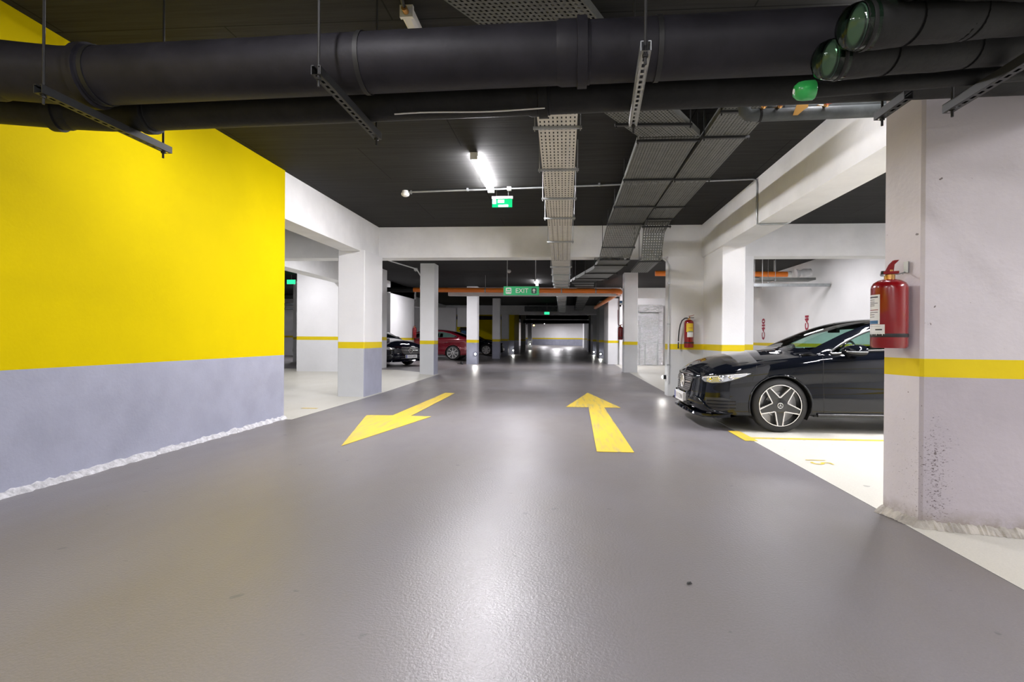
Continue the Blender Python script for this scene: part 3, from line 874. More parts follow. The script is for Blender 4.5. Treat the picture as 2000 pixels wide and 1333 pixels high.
# ------------------------------------------------------------------ cable trays
def tray(name, label, rows, px, py, mt, side=.05, hang=(), hmat='rod_pale', zt=CEIL, hmargin=.05, fx=.5, fy=.5, cab=99):
    """rows: list of (left point, right point) across the tray, in order along it"""
    c = rows[0]
    t = root(name, tuple((Vector(c[0]) + Vector(c[1])) / 2), label, 'cable tray')
    for (a, b), (d, e) in zip(rows[:-1], rows[1:]):
        a, b, d, e = map(Vector, (a, b, d, e))
        wd, L = (b - a).length, ((d + e) / 2 - (a + b) / 2).length
        if px:
            mb = MB().perforated(a, b, e, d, max(2, round(wd / px)), max(1, round(L / py)), fx, fy)
        else:
            mb = MB().add([a, b, e, d], [(0, 1, 2, 3)])
        mb.build('tray_base', M[mt], t)
        for p, q, sg in ((a, d, -1), (b, e, 1)):
            h = Vector((0, 0, side))
            wv = (b - a).normalized() * .004 * sg
            MB().prism([p, q, q + h, p + h], wv).build('side_rail', M[mt], t)
    a0, b0 = Vector(rows[0][0]), Vector(rows[0][1])
    nc = max(3, int((b0 - a0).length / .075))
    for k in range(nc if cab else 0):
        f = (k + .5) / nc
        MB().tube([Vector(a).lerp(Vector(b), f) + Vector((0, 0, .024)) for a, b in rows[:cab]], .019, 6).build('cable', M['cable'], t, 60)
    def at(s):
        acc = 0
        for (a, b), (d, e) in zip(rows[:-1], rows[1:]):
            a, b, d, e = map(Vector, (a, b, d, e))
            L = ((d + e) / 2 - (a + b) / 2).length
            if s <= acc + L or (d, e) == tuple(map(Vector, rows[-1])):
                f = (s - acc) / L
                return a.lerp(d, f), b.lerp(e, f)
            acc += L
    for s in hang:
        a, b = at(s)
        ax = (b - a).normalized()
        p, q = a - ax * hmargin - Vector((0, 0, .012)), b + ax * hmargin - Vector((0, 0, .012))
        dd = ax.cross(Vector((0, 0, 1))).normalized()
        h = MB().obox((p + q) / 2, ax, dd, (0, 0, 1), (q - p).length / 2, .016, .011).build('hanger_bar', M['galv'] if hmat == 'rod_pale' else M['steel_dark'], t)
        mb = MB()
        for e in (p + ax * .015, q - ax * .015):
            mb = MB().tube([e - Vector((0, 0, .03)), (e.x, e.y, max(zt, e.z + .05))], .006, 6)
            mb.build('hanger_rod', M[hmat], h)
    return t
# pale tray
def row(xc, y, z, wd): return ((xc - wd / 2, y, z), (xc + wd / 2, y, z))
rows = [row(-.085, 3.4, 3.215, .36), row(-.1, 4.74, 3.138, .36), row(-.112, 6.74, 2.985, .36), row(-.121, 8.74, 2.832, .36), row(-.13, 10.82, 2.672, .36)]
tray('cable_tray', 'pale perforated cable tray descending along the lane below the ceiling', rows, .040, .075, 'tray_pale', .05,
     [y - 3.4 for y in (4.42, 5.10, 6.12, 7.09, 7.95, 9.3)], fx=.32, fy=.48)
rows = [row(-.13, 10.82, 2.672, .36), row(-.15, 13.5, 2.55, .36), row(-.16, 15.5, 2.60, .36), row(-.2, 18.5, 2.95, .36), row(-.226, 22.3, 2.965, .36), row(-.28, 29, 2.9, .36), row(-.3, 35.5, 2.85, .36)]
tray('cable_tray', 'far continuation of the pale cable tray beyond the cross beam', rows, 0, 0, 'tray_pale', .05, [.6 + i * 1.0 for i in range(25)])
# wide dull tray: diagonal piece, straight run, drop in front of the beam, far run
rows = [((-1.45, 2.0, 3.1), (-.62, 2.0, 3.1)), ((-.735, 3.14, 3.1), (.05, 3.14, 3.1)), ((-.01, 4.28, 3.1), (.66, 4.36, 3.1)), ((.70, 5.38, 3.1), (1.28, 5.38, 3.1))]
tray('cable_tray', 'dull zinc tray running diagonally above the black pipes', rows, .035, .04, 'tray_dark', .06, [2.9, 3.55], 'rod', fx=.45, fy=.5)
rows = [((.70, 5.40, 3.1), (1.28, 5.40, 3.1)), ((.705, 7.4, 3.1), (1.285, 7.4, 3.1)), ((.70, 9.45, 3.1), (1.285, 9.45, 3.1)), ((.62, 10.35, 2.66), (1.19, 10.35, 2.66))]
tray('cable_tray', 'wide dull zinc tray straight along the ceiling, left of the zinc pair', rows, .03, .03, 'tray_dark', .06, [.06, 1.38, 2.75, 3.95, 4.7], 'rod', fx=.45, fy=.45, cab=3, hmargin=.02)
rows = [((.62, 10.4, 2.62), (1.19, 10.4, 2.62)), ((.55, 11.4, 2.58), (1.12, 11.4, 2.58)), ((.2, 13.5, 2.60), (.95, 13.5, 2.60)), ((.1, 16, 2.8), (.8, 16, 2.8)), ((.45, 20, 2.95), (.95, 20, 2.95)), ((.5, 35, 2.95), (.95, 35, 2.95))]
tray('cable_tray', 'dark cable tray continuing past the cross beam beside the orange pipe', rows, 0, 0, 'tray_dark', .07, [.5 + 1.2 * i for i in range(20)], 'rod')
rows = [((1.335, 3.9, 3.1), (1.74, 3.9, 3.1)), ((1.335, 5.35, 3.1), (1.74, 5.35, 3.1)), ((1.325, 7.3, 3.1), (1.73, 7.3, 3.1)), ((1.315, 9.2, 3.1), (1.72, 9.2, 3.1))]
tray('cable_tray', 'narrower dull zinc tray along the ceiling, nearest the white beam', rows, .03, .03, 'tray_dark', .07, [.9, 1.5, 2.9, 4.3, 5.1], 'rod', fx=.45, fy=.45, hmargin=.02)
rows = [((1.315, 9.22, 3.09), (1.72, 9.22, 3.09)), ((1.33, 9.62, 2.99), (1.70, 9.62, 2.99)), ((1.34, 9.9, 2.54), (1.68, 9.9, 2.54)), ((1.34, 11.5, 2.52), (1.68, 11.5, 2.52))]
tray('cable_tray', 'dark perforated tray dropping steeply in front of the cross beam', rows, .045, .05, 'tray_dark', .06, [.15, 1.0], 'rod', fx=.5, fy=.5, cab=0)
# cables lying in the wide tray gap
t = root('cable_bundle', (1.30, 7.2, 3.12), 'bundle of dark cables between the two zinc trays', 'cables')
for k in range(4):
    MB().tube([(1.30 + .012 * k, 5.6, 3.15 + .01 * k), (1.31 - .008 * k, 6.8, 3.13), (1.305 + .006 * k, 8.0, 3.15), (1.30, 9.2, 3.14 - .01 * k)], .010, 8).build('cable', M['cable'], t)
# tray over the right bay
rows = [((3.6, 14.75, 2.72), (3.6, 15.2, 2.72)), ((6.55, 14.75, 2.72), (6.55, 15.2, 2.72))]
tray('cable_tray', 'dark tray above the bay ending at the white outer wall', rows, 0, 0, 'tray_dark', .06, [1.9], 'rod_pale')
t = root('strut_rail', (3.6, 14.5, 2.55), 'grey steel rail below the bay tray reaching the white outer wall', 'rail')
MB().box(3.6, 6.8, 14.5, 14.56, 2.52, 2.60).build('rail_bar', M['galv'], t)
for x in (4.9, 5.1):
    MB().tube([(x, 14.53, 2.48), (x, 14.53, CEIL)], .01, 8).build('hanger_rod', M['rod_pale'], t)

# ------------------------------------------------------------------ orange pipe with elbow, black stub
t = root('orange_pipe', (0, 19, 2.81), 'orange drain pipe crossing the lane with an elbow beside the striped column', 'pipe')
MB().tube([(-5.5, 19, 2.845), (-3, 19, 2.83), (0, 19, 2.81), (1.62, 19, 2.80)], .082, 20).build('pipe_run', M['orange'], t, 50)
MB().tube([(1.55, 19, 2.80), (1.72, 19.02, 2.80), (1.83, 19.1, 2.795), (1.87, 19.3, 2.79)], .092, 18).build('elbow', M['orange'], t, 50)
MB().tube([(1.87, 19.2, 2.79), (1.43, 27.5, 2.72)], .082, 18).build('branch_pipe', M['orange'], t, 50)
for x in (-2.9, -.2, 1.0):
    MB().lathe([(.085, -.02), (.095, -.02), (.095, .02), (.085, .02)], (x, 19, 2.83 - .005 * (x + 3)), (1, 0, 0), 20, 0, True).build('pipe_clamp', M['galv'], t)
    MB().tube([(x, 19, 2.93), (x, 19, CEIL)], .008, 6).build('hanger_rod', M['rod_pale'], t)
MB().tube([(-8.5, 19, 2.86), (-5.5, 19, 2.845)], .088, 20).build('black_section', M['pipe2'], t, 50)
t = root('orange_pipe', (5, 15.8, 2.97), 'short orange pipe under the ceiling of the bay behind the black saloon', 'pipe')
MB().tube([(2.5, 15.6, 3.0), (6.2, 15.6, 2.97)], .075, 18).build('pipe_run', M['orange'], t, 50)
MB().lathe([(.08, 0), (.09, .01), (.09, .1)], (6.15, 15.6, 2.97), (1, 0, 0), 18).build('socket', M['white_plastic'], t, 40)
for x in (4.0, 4.6, 5.2, 5.8):
    MB().tube([(x, 15.6, 2.85), (x, 15.6, CEIL)], .012, 6).build('hanger_rod', M['white_plastic'], t)
t = root('exhaust_duct', (6.45, 15.3, 2.95), 'pale crumpled duct end beside the short orange pipe', 'duct')
rg = random.Random(2)
MB().lathe([(.10 + rg.uniform(-.02, .03), .05 * i) for i in range(9)], (6.28, 15.35, 2.95), (1, 0, .1), 16).build('duct_sleeve', M['label_white'], t)
# black pipes far down the lane
for y, z, r, lab in ((48, 3.05, .17, 'black pipe crossing the far lane, the upper one'), (44.5, 2.55, .14, 'black pipe crossing the far lane, the lower one')):
    t = root('drain_pipe', (0, y, z), lab, 'pipe')
    MB().tube([(-7 if y > 45 else -3.6, y, z), (2.58 if y > 45 else 1.8, y, z)], r, 16).build('pipe_run', M['pipe2'], t, 50)
    for x in (-2.5, 0.5):
        MB().tube([(x, y, z + r), (x, y, CEIL)], .012, 6).build('hanger_rod', M['rod'], t)
t = root('drain_pipe', (-9, 37.5, 2.55), 'black pipe in front of the yellow wall behind the far black car', 'pipe')
MB().tube([(-12, 38.3, 2.6), (-4.3, 38.3, 2.6)], .13, 14).build('pipe_run', M['pipe2'], t, 50)
MB().tube([(-8, 38.3, 2.7), (-8, 38.3, CEIL)], .012, 6).build('hanger_rod', M['rod'], t)
t = root('service_duct', (-1, 35.5, 3.05), 'grey flat duct hanging before the far cross beam', 'duct')
MB().box(-2.7, -.6, 34.2, 34.8, 2.88, 3.2).build('duct_body', M['grey_pipe'], t)
for x in (-2.5, -.8):
    MB().tube([(x, 34.5, 3.2), (x, 34.5, CEIL)], .012, 6).build('hanger_rod', M['rod'], t)
# pipes deep in the left bays
for z, r, mt, lab in ((3.12, .13, 'pipe2', 'dark pipe under the ceiling deep in the left bays, upper'), (2.72, .06, 'grey_pipe', 'grey pipe on the deep white wall, middle'), (2.5, .05, 'grey_pipe', 'grey pipe on the deep white wall, lower')):
    t = root('wall_pipe', (-12, 25.4, z), lab, 'pipe')
    MB().tube([(-16, 25.4, z), (-8.6, 25.4, z)], r, 12).build('pipe_run', M[mt], t, 50)
    MB().box(-13.2, -13.15, 25.4, 25.62, z - r - .02, z + r + .02).build('wall_bracket', M['galv'], t)

# ------------------------------------------------------------------ conduits, detectors
t = root('ceiling_conduit', (0, 7.9, 3.33), 'thin grey conduit crossing the dark ceiling and turning down the white beam', 'conduit')
pts = [(-2.42, 8.08, 3.335), (0, 7.9, 3.335), (2.55, 7.66, 3.335), (2.595, 7.655, 3.32), (2.605, 7.652, 3.25), (2.605, 7.652, 2.78), (2.61, 7.65, 2.72), (2.66, 7.645, 2.705), (2.98, 7.62, 2.705), (3.04, 7.615, 2.73)]
MB().tube(pts, .013, 10).build('conduit_run', M['galv'], t, 50)
for x in (-1.5, .45, 1.9):
    y = 8.08 - (x + 2.42) * .0845
    MB().box(x - .015, x + .015, y - .02, y + .02, 3.318, CEIL).build('saddle_clip', M['galv'], t)
MB().box(-.90, -.84, 7.94, 8.0, 3.31, CEIL).build('junction_box', M['white_plastic'], t)
t = root('smoke_detector', (-2.48, 8.09, 3.34), 'small white detector at the end of the ceiling conduit', 'detector')
MB().lathe([(.045, 0), (.05, .02), (.065, .05), (.055, .075), (.03, .09), (.001, .092)], (-2.48, 8.09, CEIL), (0, 0, -1), 20).build('detector_head', M['white_plastic'], t, 40)
MB().lathe([(.03, 0), (.03, .02)], (-2.40, 8.085, 3.335), (1, 0, 0), 12).build('cable_gland', M['galv'], t)
for x, y, lab in ((-1.9, 17.5, 'small white detector near the green exit board'), (-4.85, 17.0, 'small white detector left of the striped column under the far ceiling'), (-5.7, 26.0, 'small white detector above the red car')):
    t = root('smoke_detector', (x, y, 3.3), lab, 'detector')
    MB().lathe([(.05, 0), (.07, .05), (.05, .09), (.001, .1)], (x, y, CEIL), (0, 0, -1), 16).build('detector_head', M['white_plastic'], t, 40)
    MB().lathe([(.03, .1), (.02, .12)], (x, y, CEIL), (0, 0, -1), 12).build('sensor_tip', M['rod_pale'], t)
t = root('wall_conduit', (2.0, 10.72, 1.5), 'bent grey conduit framing the edge of the white wall panel', 'conduit')
pts = [(1.70, 10.80, 2.76)] + [(1.99 - .22 + .22 * math.sin(a), 10.735, 2.50 + .22 * math.cos(a)) for a in [i * PI / 12 for i in range(7)]] + [(1.99, 10.735, .95), (1.985, 10.735, .25)]
MB().tube(pts, .018, 10).build('conduit_run', M['greywhite'], t, 50)
for z in (2.2, 1.4, .6):
    MB().box(1.965, 2.015, 10.715, 10.76, z, z + .03).build('saddle_clip', M['galv'], t)
t = root('ceiling_conduit', (-4.9, 14, 3.3), 'pale bent conduit above the column in front of the red car', 'conduit')
MB().tube([(-5.3, 13.4, 3.34), (-5.0, 15.2, 3.3), (-4.55, 16.0, 3.2), (-4.46, 16.2, 3.0), (-4.45, 16.2, 2.7)], .02, 8).build('conduit_run', M['label_white'], t, 50)
MB().box(-4.48, -4.42, 16.15, 16.25, 2.6, 2.72).build('junction_box', M['white_plastic'], t)

# ------------------------------------------------------------------ signs
t = root('exit_sign', (-1.04, 12.2, 2.3), 'green hanging board reading EXIT with a vehicle symbol and an arrow', 'sign')
x0, x1, z0, z1, y = -1.445, -.635, 2.098, 2.298, 12.2
MB().box(x0, x1, y, y + .03, z0, z1).build('board', M['sign_green'], t)
mb = MB()
for a in ((x0, x1, z0, z0 + .008), (x0, x1, z1 - .008, z1)):
    mb.box(a[0], a[1], y - .004, y + .034, a[2], a[3])
mb.box(x0, x0 + .008, y - .004, y + .034, z0, z1).box(x1 - .008, x1, y - .004, y + .034, z0, z1)
mb.build('board_edge', M['sign_green'], t)
zc = (z0 + z1) / 2
MB().text('EXIT', .145, (x0 + .42, y - .001, zc - .003), (1, 0, 0), (0, 0, 1), .002).build('lettering', M['sign_white'], t)
mb = MB()
def rrect(cx, cz, hw, hh, r, n=5):
    out = []
    for sx, sz, a0 in ((1, 1, 0), (-1, 1, PI / 2), (-1, -1, PI), (1, -1, 1.5 * PI)):
        for i in range(n + 1):
            a = a0 + PI / 2 * i / n
            out.append((cx + sx * (hw - r) + r * math.cos(a), cz + sz * (hh - r) + r * math.sin(a)))
    return out
pic = mb.prism([(a, y - .003, b) for a, b in rrect(x0 + .115, zc, .064, .070, .02)], (0, .003, 0)).build('vehicle_symbol', M['sign_white'], t)
mb = MB()
cxs = x0 + .115
mb.prism([(a, y - .005, b) for a, b in ((cxs - .042, zc + .012), (cxs + .042, zc + .012), (cxs + .03, zc + .046), (cxs - .03, zc + .046))], (0, .002, 0))
mb.prism([(a, y - .005, b) for a, b in ((cxs - .048, zc - .034), (cxs - .026, zc - .034), (cxs - .026, zc - .012), (cxs - .048, zc - .004))], (0, .002, 0))
mb.prism([(a, y - .005, b) for a, b in ((cxs + .026, zc - .034), (cxs + .048, zc - .034), (cxs + .048, zc - .004), (cxs + .026, zc - .012))], (0, .002, 0))
mb.prism([(a, y - .005, b) for a, b in ((cxs - .018, zc - .028), (cxs + .018, zc - .028), (cxs + .022, zc - .010), (cxs - .022, zc - .010))], (0, .002, 0))
mb.build('symbol_detail', M['sign_green'], pic)
cxa = x1 - .115
disc = MB().prism([(a, y - .003, b) for a, b in rrect(cxa, zc, .062, .066, .03)], (0, .003, 0)).build('arrow_field', M['sign_dark'], t)
mb = MB()
mb.prism([(a, y - .006, b) for a, b in ((cxa - .010, zc - .045), (cxa + .010, zc - .045), (cxa + .010, zc + .005), (cxa + .036, zc + .005), (cxa, zc + .050), (cxa - .036, zc + .005), (cxa - .010, zc + .005))], (0, .003, 0))
mb.build('arrow', M['sign_white'], disc)
for x in (x0 + .08, x1 - .08):
    MB().tube([(x, y + .015, z1), (x, y + .015, CEIL)], .008, 8).build('hanger_rod', M['rod_pale'], t)

t = root('emergency_exit_light', (-1.0, 8.13, 3.2), 'small lit green emergency light under the lane batten', 'exit light')
MB().box(-1.15, -.83, 8.105, 8.155, 3.225, 3.265).build('housing', M['galv_dull'], t)
pl = MB().box(-1.145, -.84, 8.125, 8.135, 3.10, 3.225).build('lit_panel', M['exit_panel'], t)
MB().box(-1.14, -1.085, 8.121, 8.124, 3.15, 3.22).box(-1.06, -.96, 8.121, 8.124, 3.165, 3.215).build('pictogram', M['exit_lit'], pl)
MB().box(-1.05, -.90, 8.120, 8.123, 3.107, 3.135).build('arrow_mark', M['white_plastic'], pl)
for x in (-1.08, -.90):
    MB().tube([(x, 8.13, 3.26), (x, 8.13, CEIL)], .005, 6).build('stem', M['rod_pale'], t)
for x, y, z, lab in ((-9.9, 18.7, 3.1, 'small lit green exit light deep in the left bays'), (-1.25, 33.5, 2.72, 'tiny lit green exit light far down the lane')):
    t = root('emergency_exit_light', (x, y, z), lab, 'exit light')
    MB().box(x - .16, x + .16, y, y + .05, z - .08, z + .08).build('housing', M['white_plastic'], t)
    MB().box(x - .155, x + .155, y - .006, y, z - .075, z + .075).build('lit_panel', M['exit_lit'], t)
    MB().tube([(x, y + .025, z + .08), (x, y + .025, CEIL)], .01, 6).build('stem', M['rod_pale'], t)

# ------------------------------------------------------------------ fire extinguishers
def cyl_patch(c, r, a0, a1, z0, z1, n=10):
    mb = MB()
    vs = []
    for i in range(n + 1):
        a = a0 + (a1 - a0) * i / n
        for zz in (z0, z1):
            vs.append((c[0] + r * math.cos(a), c[1] + r * math.sin(a), zz))
    return mb.add(vs, [(2 * i, 2 * i + 2, 2 * i + 3, 2 * i + 1) for i in range(n)])
def extinguisher(c, z0, zs, r, label, face):
    """c: axis (x, y); z0: foot; zs: shoulder; face: direction angle of the wall fixing"""
    x, y = c
    t = root('fire_extinguisher', (x, y, z0), label, 'extinguisher')
    H_ = zs - z0
    pr = [(r * .93, 0), (r, .012), (r, H_ * .86), (r * .97, H_ * .90), (r * .86, H_ * .945), (r * .62, H_ * .98), (r * .33, H_)]
    MB().lathe(pr, (x, y, z0), (0, 0, 1), 36).build('body', M['red'], t, 40)
    MB().lathe([(r * 1.003, 0), (r * 1.012, .004), (r * 1.012, .018), (r * 1.003, .022)], (x, y, z0 + H_ * .155), (0, 0, 1), 36, 0, True).build('strap', M['black'], t, 40)
    v = MB().lathe([(r * .30, 0), (r * .30, .03), (r * .22, .035), (r * .22, .06)], (x, y, zs - .004), (0, 0, 1), 16).build('valve', M['brass'], t, 40)
    return t, v
# nearest, on the pillar side
c = (1.967, 3.45)
t, v = extinguisher(c, 1.061, 1.482, .0985, 'large red extinguisher hanging on the side of the scuffed pillar', 0)
vd = math.atan2(-c[1], -c[0])                 # direction from the axis to the lane
MB().obox((c[0] - .004, c[1] - .01, 1.520), (1, .0, .05), (0, 1, 0), (0, 0, 1), .045, .016, .008).build('carry_handle', M['red_dark'], t)
mb = MB()
mb.prism([(c[0] - .026, c[1] - .02, 1.530), (c[0] + .012, c[1] - .02, 1.524), (c[0] + .018, c[1] - .02, 1.570), (c[0] + .045, c[1] - .02, 1.598), (c[0] + .018, c[1] - .02, 1.596), (c[0] - .006, c[1] - .02, 1.570)], (0, .022, 0))
mb.build('squeeze_lever', M['red_dark'], t)
MB().lathe([(.014, 0), (.016, .008), (.012, .03)], (c[0] - .045, c[1] - .01, 1.50), (0, 0, 1), 12).build('gauge', M['chrome'], t)
mb = MB().tube([(c[0] + .02, c[1], 1.515), (c[0] + .05, c[1], 1.512), (c[0] + .085, c[1] + .01, 1.522), (c[0] + .105, c[1] + .01, 1.53)], .004, 6)
mb.build('hook_wire', M['galv'], t)
MB().obox((2.067, 3.455, 1.555), (.22, -.975, 0), (.975, .22, 0), (0, 0, 1), .016, .003, .035).build('wall_bracket', M['galv'], t)
L1 = cyl_patch(c, .0992, vd - 1.45, vd - .50, 1.205, 1.385).build('instruction_label', M['label_white'], t)
cyl_patch(c, .0996, vd - 1.45, vd - .60, 1.207, 1.228).build('label_band', M['label_blue'], L1)
cyl_patch(c, .0996, vd - 1.45, vd - .60, 1.290, 1.294).build('label_rule', M['red_dark'], L1)
for k, zz in enumerate((1.366, 1.352, 1.340, 1.332, 1.324, 1.316, 1.276, 1.262, 1.248)):
    cyl_patch(c, .0996, vd - 1.40, vd - (.62 if k % 3 == 0 else .85), zz, zz + (.008 if k == 0 else .003)).build('label_text', M['ink'], L1)
L2 = cyl_patch(c, .0994, vd - 1.45, vd - .22, 1.136, 1.203).build('service_label', M['label_white'], t)
cyl_patch(c, .0998, vd - .78, vd - .36, 1.168, 1.176).build('label_stamp', M['ink'], L2)
for zz in (1.190, 1.150):
    cyl_patch(c, .0998, vd - 1.40, vd - .45, zz, zz + .002).build('label_text', M['galv'], L2)
# on the white wall panel
c = (2.36, 10.645)
t, v = extinguisher(c, .955, 1.50, .092, 'red extinguisher with yellow label and long black hose on the white wall panel', 0)
MB().obox((c[0] + .03, c[1] - .02, 1.535), (1, 0, 0), (0, 1, 0), (0, 0, 1), .06, .012, .006).build('carry_handle', M['black'], t)
MB().obox((c[0] + .03, c[1] - .02, 1.572), (1, 0, .28), (0, 1, 0), (-.28, 0, 1), .065, .012, .005).build('squeeze_lever', M['red_dark'], t)
MB().lathe([(.016, 0), (.016, .012)], (c[0] - .025, c[1] - .03, 1.545), (0, -1, 0), 14).build('gauge', M['chrome'], t)
h = MB().tube([(c[0] - .02, c[1] - .02, 1.53), (c[0] - .08, c[1] - .02, 1.525), (c[0] - .135, c[1] - .01, 1.48), (c[0] - .165, c[1], 1.40), (c[0] - .182, c[1] + .02, 1.28), (c[0] - .19, c[1] + .04, 1.13), (c[0] - .19, c[1] + .045, 1.07)], .012, 10).build('hose', M['black'], t, 60)
MB().tube([(c[0] - .19, c[1] + .045, 1.075), (c[0] - .19, c[1] + .045, .935)], [.011, .016], 10).build('nozzle', M['plastic_black'], h)
MB().lathe([(.015, 0), (.015, .018)], (c[0] - .19, c[1] + .045, 1.06), (0, 0, 1), 10).build('clip_ring', M['label_white'], h)
vd = math.atan2(-c[1], -c[0])
L1 = cyl_patch(c, .0928, vd - .55, vd + 1.0, 1.26, 1.425).build('instruction_label', M['label_yellow'], t)
cyl_patch(c, .0932, vd - .1, vd + .8, 1.33, 1.345).build('label_text', M['tag'], L1)
cyl_patch(c, .0932, vd - .1, vd + .9, 1.262, 1.275).build('label_band', M['label_teal'], L1)
cyl_patch(c, .0930, vd - .35, vd + 1.0, 1.16, 1.255).build('service_label', M['label_white'], t)
MB().box(c[0] - .03, c[0] + .03, c[1] + .085, 10.76, 1.44, 1.50).build('wall_bracket', M['galv'], t)
# on the second column
c = (1.815, 18.5)
t, v = extinguisher(c, 1.10, 1.55, .085, 'small red extinguisher on the side of the column beside the film covered door', 0)
MB().obox((c[0], c[1] - .02, 1.60), (1, 0, .3), (0, 1, 0), (-.3, 0, 1), .06, .012, .01).build('squeeze_lever', M['red_dark'], t)
MB().tube([(c[0] - .02, c[1], 1.58), (c[0] - .075, c[1], 1.62), (c[0] - .085, c[1], 1.9), (c[0] - .085, c[1], 2.12)], .012, 8).build('riser_tube', M['red_dark'], t)
MB().box(1.89, 1.915, 18.46, 18.54, 1.45, 1.52).build('wall_bracket', M['galv'], t)
# on the core wall end
c = (-6.89, 24.0)
t, v = extinguisher(c, 1.12, 1.60, .09, 'red extinguisher on the core wall end, half hidden by a column', 0)
MB().obox((c[0], c[1] - .02, 1.65), (1, 0, .3), (0, 1, 0), (-.3, 0, 1), .06, .012, .01).build('squeeze_lever', M['red_dark'], t)
t = root('camera_box', (1.85, 18.2, 2.3), 'small blue and white camera box on the column beside the film covered door', 'camera')
MB().box(1.77, 1.91, 18.35, 18.5, 2.28, 2.42).build('housing', M['white_plastic'], t)
MB().box(1.775, 1.85, 18.335, 18.35, 2.34, 2.41).build('blue_face', M['label_blue'], t)
MB().lathe([(.03, 0), (.03, .05), (.02, .06)], (1.80, 18.42, 2.28), (0, -.3, -1), 12).build('lens_dome', M['plastic_black'], t)
t = root('wheel_stop_bracket', (-4.45, 22.6, 0), 'small dark bracket on the floor beside the red car tail', 'bracket')
MB().box(-4.62, -4.40, 22.55, 22.75, .0, .05).box(-4.50, -4.42, 22.52, 22.6, .05, .13).build('bracket_plate', M['plastic_black'], t)
t = root('dead_leaf', (.56, 2.47, 0), 'small dark scrap lying on the lane', 'scrap')
mb = MB()
mb.add([(.545, 2.465, .003), (.560, 2.458, .010), (.572, 2.468, .003), (.566, 2.480, .009), (.550, 2.482, .005)], [(0, 1, 2), (0, 2, 3), (0, 3, 4)])
mb.build('scrap_piece', M['plastic_black'], t)
# ------------------------------------------------------------------ cars
# one column of stations along the half body; lengths in car space: x from nose to tail, y outward, z up
STN = [  # ex, ey, z_bottom, z_shoulder, cx, cz, rail_z (None outside the cabin)
    (0.00, 0.00, .215, .655, .05, .700, None), (.010, .30, .213, .660, .09, .735, None), (.045, .55, .205, .668, .16, .778, None),
    (.12, .735, .190, .690, .27, .828, None), (.27, .850, .180, .730, .42, .878, None), (.50, .888, .180, .778, .62, .922, None),
    (.75, .902, .185, .828, .82, .952, None), (.97, .906, .190, .862, .98, .972, None), (1.20, .910, .195, .895, 1.10, .984, None),
    (1.40, .911, .20, .922, 1.20, .990, .965), (1.62, .911, .20, .934, 1.52, 1.150, 1.075), (1.90, .910, .20, .945, 1.88, 1.302, 1.205),
    (2.20, .909, .20, .955, 2.22, 1.380, 1.300), (2.60, .909, .20, .965, 2.62, 1.412, 1.345), (3.00, .909, .20, .975, 3.02, 1.408, 1.335),
    (3.40, .908, .20, .985, 3.45, 1.362, 1.285), (3.80, .904, .20, .995, 3.88, 1.268, 1.185), (4.08, .895, .205, 1.000, 4.18, 1.140, 1.080),
    (4.32, .868, .22, 1.000, 4.42, 1.058, None), (4.52, .80, .25, .985, 4.57, 1.030, None), (4.63, .60, .28, .96, 4.65, 1.01, None),
    (4.67, .30, .29, .95, 4.675, 1.0, None), (4.68, 0.0, .29, .945, 4.68, .995, None)]
WX = (.97, 3.70)                       # axle positions
ARCH_R, WHEEL_R = .352, .325

def control_grid():
    G = []
    n = len(STN)
    for i, (ex, ey, zb, zs, cx, cz, rz) in enumerate(STN):
        a = Vector(STN[max(i - 1, 0)][:2]); b = Vector(STN[min(i + 1, n - 1)][:2])
        if i == 0: a = Vector((STN[1][0], -STN[1][1]))
        if i == n - 1: b = Vector((STN[n - 2][0], -STN[n - 2][1]))
        t = (b - a).normalized()
        nin = Vector((t.y, -t.x))       # inward normal for a contour running nose -> side -> tail
        row = []
        hh = zs - zb
        front = max(0.0, 1 - ex / .35)
        for f, ins in ((0.0, .075), (.05, .02), (.28, .0 - .012 * front), (.52, .012), (.76, .006 + .02 * front), (.93, .022 + .012 * front), (1.0, .055)):
            p = Vector((ex, ey)) + nin * ins
            row.append(Vector((p.x, max(p.y, 0.0) if ey > 0 else 0.0, zb + f * hh)))
        sh = row[-1]
        ctr = Vector((cx, 0, cz))
        if rz is not None:
            ry = max(ey - .075 - (rz - zs) * .62, .3)
            rx = ex * .55 + cx * .45
            rail = Vector((rx, ry, rz))
            row.append(sh + (rail - sh) * .10 + Vector((0, 0, 0)))
            row.append(rail + Vector((0, .012, -.012)))
            row.append(Vector((rx * .75 + cx * .25, ry * .80, rz + (cz - rz) * .52)))
            row.append(Vector((cx, ry * .42, rz + (cz - rz) * .90)))
        else:
            for q in (.10, .24, .42, .70):
                p = sh.lerp(ctr, q)
                p.z = sh.z + (cz - sh.z) * math.sin(q * PI / 2) ** .9
                row.append(p)
        row.append(ctr)
        G.append(row)
    return G

def cr(p0, p1, p2, p3, t):
    return 0.5 * ((2 * p1) + (p2 - p0) * t + (2 * p0 - 5 * p1 + 4 * p2 - p3) * t * t + (3 * p1 - p0 - 3 * p2 + p3) * t ** 3)

